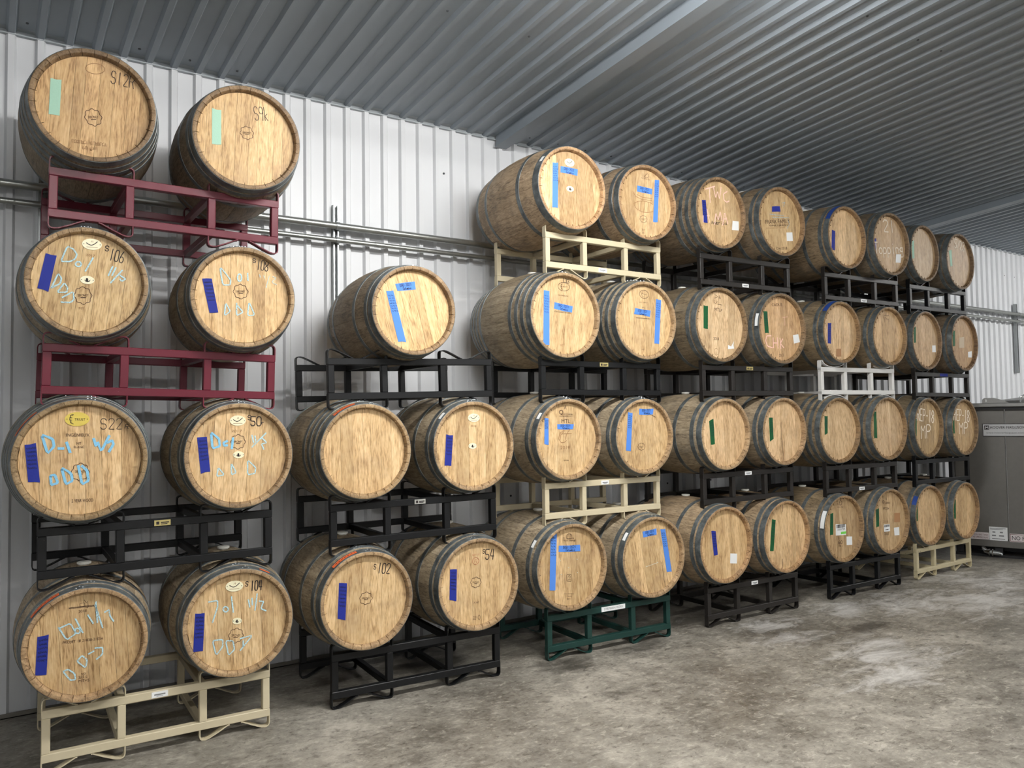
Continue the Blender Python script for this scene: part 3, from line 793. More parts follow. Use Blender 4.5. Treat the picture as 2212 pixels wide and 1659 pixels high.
def box_data(x0, x1, y0, y1, z0, z1, bev=0.0):
    if bev <= 0:
        v = [(x, y, z) for z in (z0, z1) for y in (y0, y1) for x in (x0, x1)]
        f = [(0, 2, 3, 1), (4, 5, 7, 6), (0, 1, 5, 4), (1, 3, 7, 5), (3, 2, 6, 7), (2, 0, 4, 6)]
        return v, f
    bm = bmesh.new()
    bmesh.ops.create_cube(bm, size=1.0)
    for vv in bm.verts:
        vv.co = Vector(((x0 + x1) / 2 + vv.co.x * (x1 - x0), (y0 + y1) / 2 + vv.co.y * (y1 - y0), (z0 + z1) / 2 + vv.co.z * (z1 - z0)))
    bmesh.ops.bevel(bm, geom=bm.edges[:], offset=bev, segments=1, affect='EDGES', profile=0.5)
    bm.verts.index_update()
    v = [vv.co.copy() for vv in bm.verts]
    f = [tuple(x.index for x in ff.verts) for ff in bm.faces]
    bm.free()
    return v, f


def join(*parts):
    V, F = [], []
    for v, f in parts:
        b = len(V)
        V += [tuple(p) for p in v]
        F += [tuple(i + b for i in q) for q in f]
    return V, F


def xf(data, mat):
    return [mat @ Vector(p) for p in data[0]], data[1]


def tube_data(path, r, seg=12, caps=True):
    """round tube along a polyline"""
    V, F = [], []
    n = len(path)
    path = [Vector(p) for p in path]
    ref = None
    for i, p in enumerate(path):
        d = (path[min(i + 1, n - 1)] - path[max(i - 1, 0)]).normalized()
        if ref is None:
            ref = d.orthogonal().normalized()
        a = (ref - d * ref.dot(d)).normalized()
        ref = a
        b = d.cross(a)
        rr = r[i] if isinstance(r, (list, tuple)) else r
        for k_ in range(seg):
            t = 2 * math.pi * k_ / seg
            V.append(p + (a * math.cos(t) + b * math.sin(t)) * rr)
    for i in range(n - 1):
        for k_ in range(seg):
            k2 = (k_ + 1) % seg
            F.append((i * seg + k_, i * seg + k2, (i + 1) * seg + k2, (i + 1) * seg + k_))
    if caps:
        F.append(tuple(reversed(range(seg))))
        F.append(tuple((n - 1) * seg + k_ for k_ in range(seg)))
    return V, F


def obj(name, me, parent=None, loc=(0, 0, 0), rot=(0, 0, 0), mat=None):
    o = bpy.data.objects.new(name, me)
    COL.objects.link(o)
    o.parent = parent
    o.location = loc
    o.rotation_euler = rot
    if mat and me is not None:
        if not me.materials:
            me.materials.append(None)
        o.material_slots[0].link = 'OBJECT'
        o.material_slots[0].material = MATS[mat]
    return o


def part(name, data, m, parent=None, smooth=None, **kw):
    return obj(name, mesh(name, data[0], data[1], (m,), smooth), parent, **kw)


def tag(o, label=None, cat=None, group=None, kind=None):
    if label:
        o['label'] = label
    if cat:
        o['category'] = cat
    if group:
        o['group'] = group
    if kind:
        o['kind'] = kind
    return o


# ------------------------------------------------------------ the building
floor = part('floor', box_data(XA - 0.5, XB + 0.5, Y_FAR - 0.3, YW + 0.35, -0.12, 0.0), 'concrete')
tag(floor, kind='structure')

RB = [(0.0, 0.0), (0.014, 1.0), (0.047, 1.0), (0.061, 0.0)]    # one rib of the sheet: offset, height


def sheet_profile(n):
    pts = []
    for i in range(n):
        pts += [(i * RIB + x, h) for x, h in RB]
    pts.append((n * RIB + 0.004, 0.0))
    return pts


wall = tag(part('wall_back', box_data(XA - 0.3, XB + 0.3, YW + 0.035, YW + 0.16, -0.02, ZE + 0.05), 'white_sheet'), kind='structure')
D_RIB = 0.026
prof = sheet_profile(6)
pv = [(x, -h * D_RIB, z) for z in (0.006, ZE + 0.03) for x, h in prof]
npf = len(prof)
panel_mesh = mesh('wall_panel', pv, [(i, i + 1, npf + i + 1, npf + i) for i in range(npf - 1)], ('white_sheet',))
panels = []
for i in range(20):
    panels.append(obj('wall_panel', panel_mesh, wall, (XA + i * 6 * RIB, YW - 0.0004 * (i % 2), 0)))
screw_mesh = mesh('screw', *tube_data([(0, 0.002, 0), (0, -0.004, 0), (0, -0.007, 0)], [0.009, 0.009, 0.005], 8), ('screw_dark',))
rs = random.Random(4)
for i, pn in enumerate(panels):
    for z in (1.05, 2.38, 3.72):
        for rib in (1, 3, 5):
            if rs.random() < 0.62:
                obj('screw', screw_mesh, pn, (rib * RIB + (0.031 if rs.random() < 0.6 else 0.10), -D_RIB if rs.random() < 0 else -0.001, z + rs.uniform(-0.01, 0.01)))

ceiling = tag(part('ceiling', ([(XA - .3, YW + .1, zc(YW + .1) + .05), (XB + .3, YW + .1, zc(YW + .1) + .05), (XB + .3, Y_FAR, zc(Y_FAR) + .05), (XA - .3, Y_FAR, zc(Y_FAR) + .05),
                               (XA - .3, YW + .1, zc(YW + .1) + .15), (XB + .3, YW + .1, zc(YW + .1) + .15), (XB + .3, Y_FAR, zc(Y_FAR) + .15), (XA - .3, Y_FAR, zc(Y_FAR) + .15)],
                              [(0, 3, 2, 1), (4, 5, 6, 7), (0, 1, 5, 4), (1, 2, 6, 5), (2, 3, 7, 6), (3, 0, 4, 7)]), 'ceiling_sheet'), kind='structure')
pv = []
for y in (YW + 0.02, -4.0, Y_FAR):
    pv += [(x, y, zc(y) - h * D_RIB) for x, h in prof]
cpm = mesh('ceiling_panel', pv, [(j * npf + i, (j + 1) * npf + i, (j + 1) * npf + i + 1, j * npf + i + 1) for j in range(2) for i in range(npf - 1)], ('ceiling_sheet',))
cpanels = []
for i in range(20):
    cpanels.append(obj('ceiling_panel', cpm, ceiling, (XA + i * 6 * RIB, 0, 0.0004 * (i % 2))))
cscrew = mesh('screw', *tube_data([(0, 0, 0.003), (0, 0, -0.004), (0, 0, -0.007)], [0.008, 0.008, 0.004], 8), ('screw_grey',))
for i, pn in enumerate(cpanels):
    for y in (0.95, -0.35, -1.6, -2.9):
        for rib in (0, 2, 4):
            if rs.random() < 0.3:
                obj('screw', cscrew, pn, (rib * RIB + 0.108, y, zc(y) - 0.001))

# eave trim: angle strip in the corner between wall and roof sheets
tv = [(YW - 0.002, -0.055), (YW - 0.030, -0.055), (YW - 0.030, -0.049), (YW - 0.012, -0.046), (YW - 0.012, -0.024), (YW - 0.050, -0.018), (YW - 0.050, -0.012), (YW - 0.002, -0.012)]
V = [(x, y, ZE + 0.022 + dz) for x in (XA, XB) for y, dz in tv]
nt_ = len(tv)
F = [(i, (i + 1) % nt_, nt_ + (i + 1) % nt_, nt_ + i) for i in range(nt_)] + [tuple(reversed(range(nt_))), tuple(range(nt_, 2 * nt_))]
tag(part('trim_1', (V, F), 'trim_metal'), kind='structure')


def beam(name, x0, x1, depth):
    """shallow channel under the roof sheets, running up the slope"""
    y0, y1 = YW - 0.035, Y_FAR
    t = 0.012
    parts = []

    def bar(xa, xb, da, db):
        v = []
        for y in (y0, y1):
            for x, d in ((xa, da), (xb, da), (xb, db), (xa, db)):
                v.append((x, y, zc(y) - d))
        f = [(0, 1, 2, 3), (7, 6, 5, 4), (0, 4, 5, 1), (1, 5, 6, 2), (2, 6, 7, 3), (3, 7, 4, 0)]
        return v, f
    parts.append(bar(x0, x1, depth - t, depth))
    parts.append(bar(x0 + 0.012, x0 + 0.024, 0.0, depth - t))
    parts.append(bar(x1 - 0.03, x1 - 0.018, 0.0, depth - t))
    return tag(part(name, join(*parts), 'ceiling_sheet'), kind='structure')


beam('trim_2', 3.575, 3.690, 0.10)
beam('trim_3', 9.80, 9.93, 0.10)
beam('trim_4', -2.65, -2.53, 0.10)
# base angle at the foot of the wall
tag(part('baseboard_back', join(box_data(XA, XB, YW - 0.028, YW - 0.022, 0.0, 0.03), box_data(XA, XB, YW - 0.028, YW + 0.03, 0.0, 0.005)), 'base_metal'), kind='structure')
# the rest of the hall, behind and beside the camera
tag(part('wall_front', box_data(XA - 0.3, XB + 0.3, Y_FAR - 0.15, Y_FAR, -0.02, zc(Y_FAR) + 0.1), 'white_sheet'), kind='structure')
tag(part('wall_left', box_data(XA - 0.15, XA, Y_FAR, YW + 0.1, -0.02, zc(Y_FAR) + 0.1), 'white_sheet'), kind='structure')
tag(part('wall_right', box_data(XB, XB + 0.15, Y_FAR, YW + 0.1, -0.02, zc(Y_FAR) + 0.1), 'white_sheet'), kind='structure')

# strip lights hung under the roof, the rear pair as added frontal fill
LIGHT_LABELS = ['white strip light hung under the roof above the lone barrel', 'white strip light hung under the roof in front of the steel tank', 'added fill light, unseen strip over the open floor facing the burgundy racks', 'added fill light, unseen strip over the open floor facing the white rack']


def strip_light(x, y, length, power, label):
    z = zc(y) - 0.25
    e = tag(obj('strip_light', None, None, (x, y, z)), label, 'light', 'strip lights under the roof')
    h = length / 2
    part('housing', box_data(-h, h, -0.07, 0.07, 0.045, 0.085, 0.006), 'lamp_housing', e)
    V, F = [], []
    n = 9
    for xx in (-h, h):
        for i in range(n):
            t = math.pi * i / (n - 1)
            V.append((xx, -0.065 * math.cos(t), 0.044 - 0.055 * math.sin(t)))
    for i in range(n - 1):
        F.append((i, n + i, n + i + 1, i + 1))
    F += [tuple(range(n)), tuple(reversed(range(n, 2 * n)))]
    ln = part('lens', (V, F), 'lamp_lens', e)
    if power != 1.0:
        m = MATS['lamp_lens'].copy()
        m.node_tree.nodes['Emission'].inputs['Strength'].default_value = LIGHT_POWER * power
        ln.data.materials[0] = m
    for sx in (-0.8 * h, 0.8 * h):
        part('hanger', tube_data([(sx, 0, 0.085), (sx, 0, 0.25 - 0.015)], 0.004, 6), 'strut_steel', e)


for (x, y, l, p), lb in zip(LIGHT_ROW, LIGHT_LABELS):
    strip_light(x, y, l, p, lb)


# ------------------------------------------------------------ barrel racks
RACK_W, RACK_H, RACK_D, TUBE = 1.14, 0.255, 0.70, 0.042
RACK_LOOK = {
 (1, 4): ('rack_burgundy', 'burgundy steel barrel rack under the barrels marked S12R and S9'),
 (1, 3): ('rack_burgundy', 'burgundy steel barrel rack under the barrels marked S106 and S108'),
 (1, 2): ('rack_black', 'black steel barrel rack with brass plate under the barrels marked S22 and S50'),
 (1, 1): ('rack_cream', 'cream steel barrel rack on the floor under the barrel marked S104'),
 (2, 3): ('rack_black', 'black steel barrel rack holding one lone barrel and an empty place'),
 (2, 2): ('rack_black', 'black steel barrel rack with silver plate above the barrels marked S102 and S54'),
 (2, 1): ('rack_black', 'black steel barrel rack on the floor under the barrels marked S102 and S54'),
 (3, 4): ('rack_cream', 'cream steel barrel rack up high with two sky-blue taped barrels near the roof'),
 (3, 3): ('rack_black', 'black steel barrel rack with brass plate under the barrel numbered 133'),
 (3, 2): ('rack_cream', 'cream steel barrel rack above the barrels on the green floor rack'),
 (3, 1): ('rack_green', 'dark green steel barrel rack on the floor with a long white name label'),
 (4, 4): ('rack_dark', 'dark steel barrel rack under the barrel chalked TWC in pink'),
 (4, 3): ('rack_dark', 'dark steel barrel rack with brass plate under the barrel chalked CHK'),
 (4, 2): ('rack_dark', 'dark steel barrel rack under the green-taped barrel with a long crack'),
 (4, 1): ('rack_dark', 'dark brown steel barrel rack on the floor next to the green rack'),
 (5, 4): ('rack_dark', 'dark steel barrel rack under the barrel chalked 21'),
 (5, 3): ('rack_white', 'white steel barrel rack with rounded saddles'),
 (5, 2): ('rack_dark', 'dark steel barrel rack with white tag above the barcode-labelled barrel'),
 (5, 1): ('rack_black', 'black steel barrel rack on the floor under the barcode-labelled barrel'),
 (6, 4): ('rack_black', 'black steel barrel rack under the barrel chalked 5/23'),
 (6, 3): ('rack_dark', 'dark steel barrel rack with blue tape above the barrels chalked REP-18'),
 (6, 2): ('rack_black', 'black steel barrel rack right under the barrels chalked REP-18'),
 (6, 1): ('rack_cream_chipped', 'chipped cream steel barrel rack on the floor beside the steel tank'),
}


def strap_mesh(name, pts, width=0.040, th=0.006):
    """flat steel strap bent along pts (x, z); y is its width"""
    V, F = [], []
    n = len(pts)
    for i, (x, z) in enumerate(pts):
        a = Vector(pts[max(i - 1, 0)])
        b = Vector(pts[min(i + 1, n - 1)])
        d = (b - a).normalized()
        nx, nz = -d.y, d.x
        for s in (-0.5, 0.5):
            for y in (0, width):
                V.append((x + nx * th * s, y, z + nz * th * s))
    for i in range(n - 1):
        a, b = i * 4, (i + 1) * 4
        F += [(a, b, b + 1, a + 1), (a + 2, a + 3, b + 3, b + 2), (a, a + 2, b + 2, b), (a + 1, b + 1, b + 3, a + 3)]
    F += [(0, 1, 3, 2), (4 * n - 4, 4 * n - 2, 4 * n - 1, 4 * n - 3)]
    return mesh(name, V, F)


RM = {}
RM['rail'] = mesh('rail', *box_data(0, RACK_W, 0, TUBE, 0, TUBE, 0.003))
RM['upright'] = mesh('upright', *box_data(0, TUBE - 0.002, 0.001, TUBE - 0.001, TUBE, RACK_H - TUBE, 0.003))
RM['cross_bar'] = mesh('cross_bar', *box_data(0.003, TUBE - 0.004, TUBE, RACK_D - TUBE, 0, TUBE - 0.004, 0.003))
V_PTS = [(0.003, -0.03), (0.003, 0.034), (0.006, 0.046), (0.014, 0.053), (0.030, 0.055), (0.050, 0.051), (0.100, 0.029), (0.140, 0.009), (0.153, 0.003), (0.162, 0.002)]
RM['saddle_v'] = strap_mesh('saddle_strap', V_PTS)
A_PTS = [(0.003, -0.03), (0.003, 0.050), (0.006, 0.058), (0.016, 0.062), (0.030, 0.060)] + [(0.193 - 0.163 * math.cos(math.radians(a)), 0.060 - 0.057 * math.sin(math.radians(a))) for a in range(12, 91, 13)] + [(0.193, 0.003)]
RM['saddle_arc'] = strap_mesh('saddle_strap', A_PTS)
UP_X = [0.001, 0.346, RACK_W - 0.386, RACK_W - TUBE + 0.001]
POCKETS = [(0.0, 0.386), (RACK_W - 0.386, RACK_W)]


def text_mesh(text, style, w, h):
    """flat print, stretched to w x h, centred, in the xz plane facing -y"""
    cu = bpy.data.curves.new('lettering', 'FONT')
    cu.body = text
    cu.align_x = 'CENTER'
    cu.resolution_u = 3
    tmp = bpy.data.objects.new('lettering', cu)
    me = bpy.data.meshes.new_from_object(tmp)
    bpy.data.objects.remove(tmp)
    bpy.data.curves.remove(cu)
    xs = [v.co.x for v in me.vertices]
    ys = [v.co.y for v in me.vertices]
    if not xs:
        return None
    cx, cy = (min(xs) + max(xs)) / 2, (min(ys) + max(ys)) / 2
    kx, ky = w / max(1e-6, max(xs) - min(xs)), h / max(1e-6, max(ys) - min(ys))
    for v in me.vertices:
        v.co = ((v.co.x - cx) * kx, 0.0, (v.co.y - cy) * ky)
    me.materials.clear()
    me.materials.append(MATS[style])
    me.name = 'lettering'
    return me


def make_rack(key):
    x, y, z, yaw, tilt, w, h = RACKS[key]
    s, t = key
    if t == 1:
        tilt = 0.0
        z = 0.0582
    m, label = RACK_LOOK[key]
    zlow = 0.058 * h / RACK_H
    e = obj('barrel_rack', None, None, (x, y, z - zlow), (0, -math.atan(tilt), yaw))
    e.scale = (w / RACK_W, 1.0, h / RACK_H)
    tag(e, label, 'rack', 'steel barrel racks')
    b = 0.058
    for yy in (0.0, RACK_D - TUBE):
        obj('rail', RM['rail'], e, (0, yy, b), mat=m)
        obj('rail', RM['rail'], e, (0, yy, b + RACK_H - TUBE), mat=m)
        for ux in UP_X:
            obj('upright', RM['upright'], e, (ux, yy, b), mat=m)
        sm = RM['saddle_arc'] if key == (5, 3) else RM['saddle_v']
        for p0, p1 in POCKETS:
            for px, sx in ((p0, 1), (p1, -1)):
                for pz, sz in ((b + RACK_H, 1), (b, -1)):
                    o = obj('saddle_strap', sm, e, (px, yy + 0.001, pz), mat=m)
                    o.scale = (sx, 1, sz)
    for ux in UP_X[1:3]:
        for zz in (b + 0.002, b + RACK_H - TUBE + 0.002):
            obj('cross_bar', RM['cross_bar'], e, (ux, 0, zz), mat=m)
    if key in RACK_PLATES:
        kind, u, wd, where = RACK_PLATES[key]
        zz = b + (RACK_H - TUBE / 2 if where == 't' else TUBE / 2)
        mt = {'brass': 'plate_brass', 'steel': 'plate_steel', 'white': 'paper_white', 'name': 'paper_white', 'bluetape': 'tape_blue'}[kind]
        hh = 0.034 if kind == 'name' else 0.030
        pl = part('label_plate', box_data(-wd / 2, wd / 2, -0.0016, 0.0005, -hh / 2, hh / 2), mt, e, loc=(u, 0, zz))
        pl['label'] = {'brass': 'small brass maker plate', 'steel': 'small silver maker plate', 'white': 'small white paper label', 'name': 'long white label with a name', 'bluetape': 'strip of blue tape'}[kind]
        if kind == 'name':
            obj('lettering', text_mesh('STEPHEN ROSS', 'grey_print', wd * 0.78, 0.015), pl, (0, -0.0022, 0.001))
        elif kind in ('brass', 'steel'):
            part('printed_mark', join(box_data(-wd * .38, -wd * .2, -0.0024, -0.0016, -.008, .008), box_data(-wd * .1, wd * .4, -0.0024, -0.0016, -.001, .005), box_data(-wd * .1, wd * .3, -0.0024, -0.0016, -.008, -.004)), 'ink_black', pl)
        elif kind == 'white':
            part('printed_mark', join(box_data(-wd * .34, wd * .34, -0.0024, -0.0016, -.003, .004), box_data(-wd * .2, wd * .2, -0.0024, -0.0016, -.009, -.0065)), 'grey_print', pl)
    return e


for key in RACKS:
    make_rack(key)

# ------------------------------------------------------------ handwriting: single-stroke letters on a 4 x 6 grid
GLYPH = {
 '0': '10 30 41 45 36 16 05 01 10', '1': '20 26', '2': '05 16 36 45 44 00 40', '3': '05 16 36 45 44 23 42 41 30 10 01',
 '4': '16 02 42|36 30', '5': '46 06 03 33 42 41 30 10 01', '6': '36 14 02 01 10 30 41 42 33 13 02', '7': '06 46 20',
 '8': '23 04 05 16 36 45 44 23 42 41 30 10 01 02 23', '9': '44 33 13 04 05 16 36 45 44 30',
 'A': '00 26 40|12 32', 'B': '00 06 36 45 34 03|34 42 41 30 00', 'C': '45 36 16 05 01 10 30 41', 'D': '00 06 26 44 42 20 00',
 'E': '46 06 00 40|03 33', 'G': '45 36 16 05 01 10 30 41 43 23', 'H': '00 06|40 46|03 43', 'K': '00 06|46 03 40', 'L': '06 00 40',
 'M': '00 06 23 46 40', 'N': '00 06 40 46', 'P': '00 06 36 45 44 33 03', 'R': '00 06 36 45 44 33 03|23 40', 'S': '45 36 16 05 04 13 33 42 41 30 10 01',
 'T': '06 46|26 20', 'V': '06 20 46', 'W': '06 10 24 30 46', '-': '13 33', '/': '00 46', ' ': '',
 'a': '43 13 02 01 10 30 41 43 40', 'b': '06 00 30 41 42 33 03', 'c': '42 33 13 02 01 10 30 41', 'e': '02 42 33 13 02 01 10 40', 'g': '43 13 02 11 41|43 4a 0a',
 'i': '23 20|25 25', 'k': '06 00|33 02 30', 'l': '26 20', 'm': '00 03 13 20|23 33 40|13 23', 'n': '00 03 33 42 40', 'o': '13 33 42 41 30 10 01 02 13', 'p': '0a 03 33 42 41 30 00',
 'r': '00 03|02 13 43', 'u': '03 01 10 30 41 43|41 40', 'w': '03 10 22 30 43',
}


def strokes(text):
    """polylines in the unit square"""
    out = []
    adv = 5.6
    total = max(0.1, len(text) * adv - 1.6)
    for i, ch in enumerate(text):
        for pl in GLYPH.get(ch, GLYPH['-']).split('|'):
            if not pl:
                continue
            pts = []
            for q in pl.split():
                yy = -2 if q[1] == 'a' else int(q[1])
                pts.append(((i * adv + int(q[0])) / total, yy / 6.0))
            out.append(pts)
    return out


def ribbon(polys, w):
    """flat strokes of width w in the xz plane"""
    V, F = [], []
    for pl in polys:
        pl = [Vector(p) for p in pl]
        if len(pl) == 1:
            pl = [pl[0], pl[0] + Vector((w, 0))]
        n = len(pl)
        b = len(V)
        for i in range(n):
            if i == 0:
                d = pl[1] - pl[0]
            elif i == n - 1:
                d = pl[-1] - pl[-2]
            else:
                d1, d2 = pl[i] - pl[i - 1], pl[i + 1] - pl[i]
                d = (d1.normalized() if d1.length else d1) + (d2.normalized() if d2.length else d2)
            d = d.normalized() if d.length > 1e-9 else Vector((1, 0))
            nx = Vector((-d.y, d.x)) * w / 2
            p = pl[i]
            if i == 0:
                p = p - d * w * 0.35
            if i == n - 1:
                p = p + d * w * 0.35
            V += [(p.x + nx.x, 0.0, p.y + nx.y), (p.x - nx.x, 0.0, p.y - nx.y)]
        for i in range(n - 1):
            F.append((b + 2 * i, b + 2 * i + 1, b + 2 * i + 3, b + 2 * i + 2))
    return V, F


def smooth_poly(pl):
    """one round of corner cutting for hand-drawn lines"""
    if len(pl) < 3:
        return pl
    closed = abs(pl[0][0] - pl[-1][0]) + abs(pl[0][1] - pl[-1][1]) < 1e-6
    out = [pl[0]]
    for a, b in zip(pl, pl[1:]):
        out += [(a[0] * .87 + b[0] * .13, a[1] * .87 + b[1] * .13), (a[0] * .13 + b[0] * .87, a[1] * .13 + b[1] * .87)]
    out.append(pl[-1])
    if closed:
        out = out[1:-1] + [out[1]]
    return out


def ellipse(rx, rz, n=28):
    return [(rx * math.cos(2 * math.pi * i / n), rz * math.sin(2 * math.pi * i / n)) for i in range(n)]


def slab(pts, y0, y1):
    """polygon (x, z) extruded from y1 (back) to y0 (front)"""
    n = len(pts)
    V = [(x, y0, z) for x, z in pts] + [(x, y1, z) for x, z in pts]
    F = [tuple(range(n)), tuple(reversed(range(n, 2 * n)))] + [(i, n + i, n + (i + 1) % n, (i + 1) % n) for i in range(n)]
    a = sum(pts[i][0] * pts[(i + 1) % n][1] - pts[(i + 1) % n][0] * pts[i][1] for i in range(n))
    if a < 0:
        F = [tuple(reversed(f)) for f in F]
    return V, F


STYLE = {'thin': ('ink_black', 0.0030), 'mark': ('ink_black', 0.0040), 'markb': ('ink_black', 0.0054), 'chalk': ('chalk_blue', 0.0072), 'chalkb': ('chalk_bold', 0.0125),
         'chalkp': ('chalk_pink', 0.0100), 'chalkw': ('chalk_white', 0.0115), 'chalkpale': ('chalk_pale', 0.012), 'print': ('brand_print', 0.003), 'faintp': ('brand_faint', 0.004), 'crack': ('crack_dark', 0.003), 'glue': ('pin_bright', 0.004)}
PRINT = {'print': 'brand_print', 'faint': 'brand_faint', 'red': 'brand_red'}


def scribble(rnd, q, rows, cols, top, bottom, fill=0.86):
    """illegible handwriting rows inside the quad q (TL, TR, BR, BL)"""
    def at(u, v):
        a = [q[0][i] * (1 - u) + q[1][i] * u for i in (0, 1)]
        b = [q[3][i] * (1 - u) + q[2][i] * u for i in (0, 1)]
        return (a[0] * (1 - v) + b[0] * v, a[1] * (1 - v) + b[1] * v)
    out = []
    for r in range(rows):
        v = top + (bottom - top) * (r + 0.5) / rows
        hgt = (bottom - top) / rows * 0.30
        u = 0.12 + rnd.uniform(0, 0.05)
        while u < fill:
            wl = rnd.uniform(0.16, 0.30) if cols else rnd.uniform(0.1, 0.2)
            pl = []
            n = 6
            for i in range(n):
                pl.append(at(min(u + wl * i / (n - 1), 0.93), v + hgt * (1 if i % 2 else -1) * rnd.uniform(0.3, 1.0)))
            out.append(pl)
            u += wl + (0.14 if cols else 0.05)
    return out


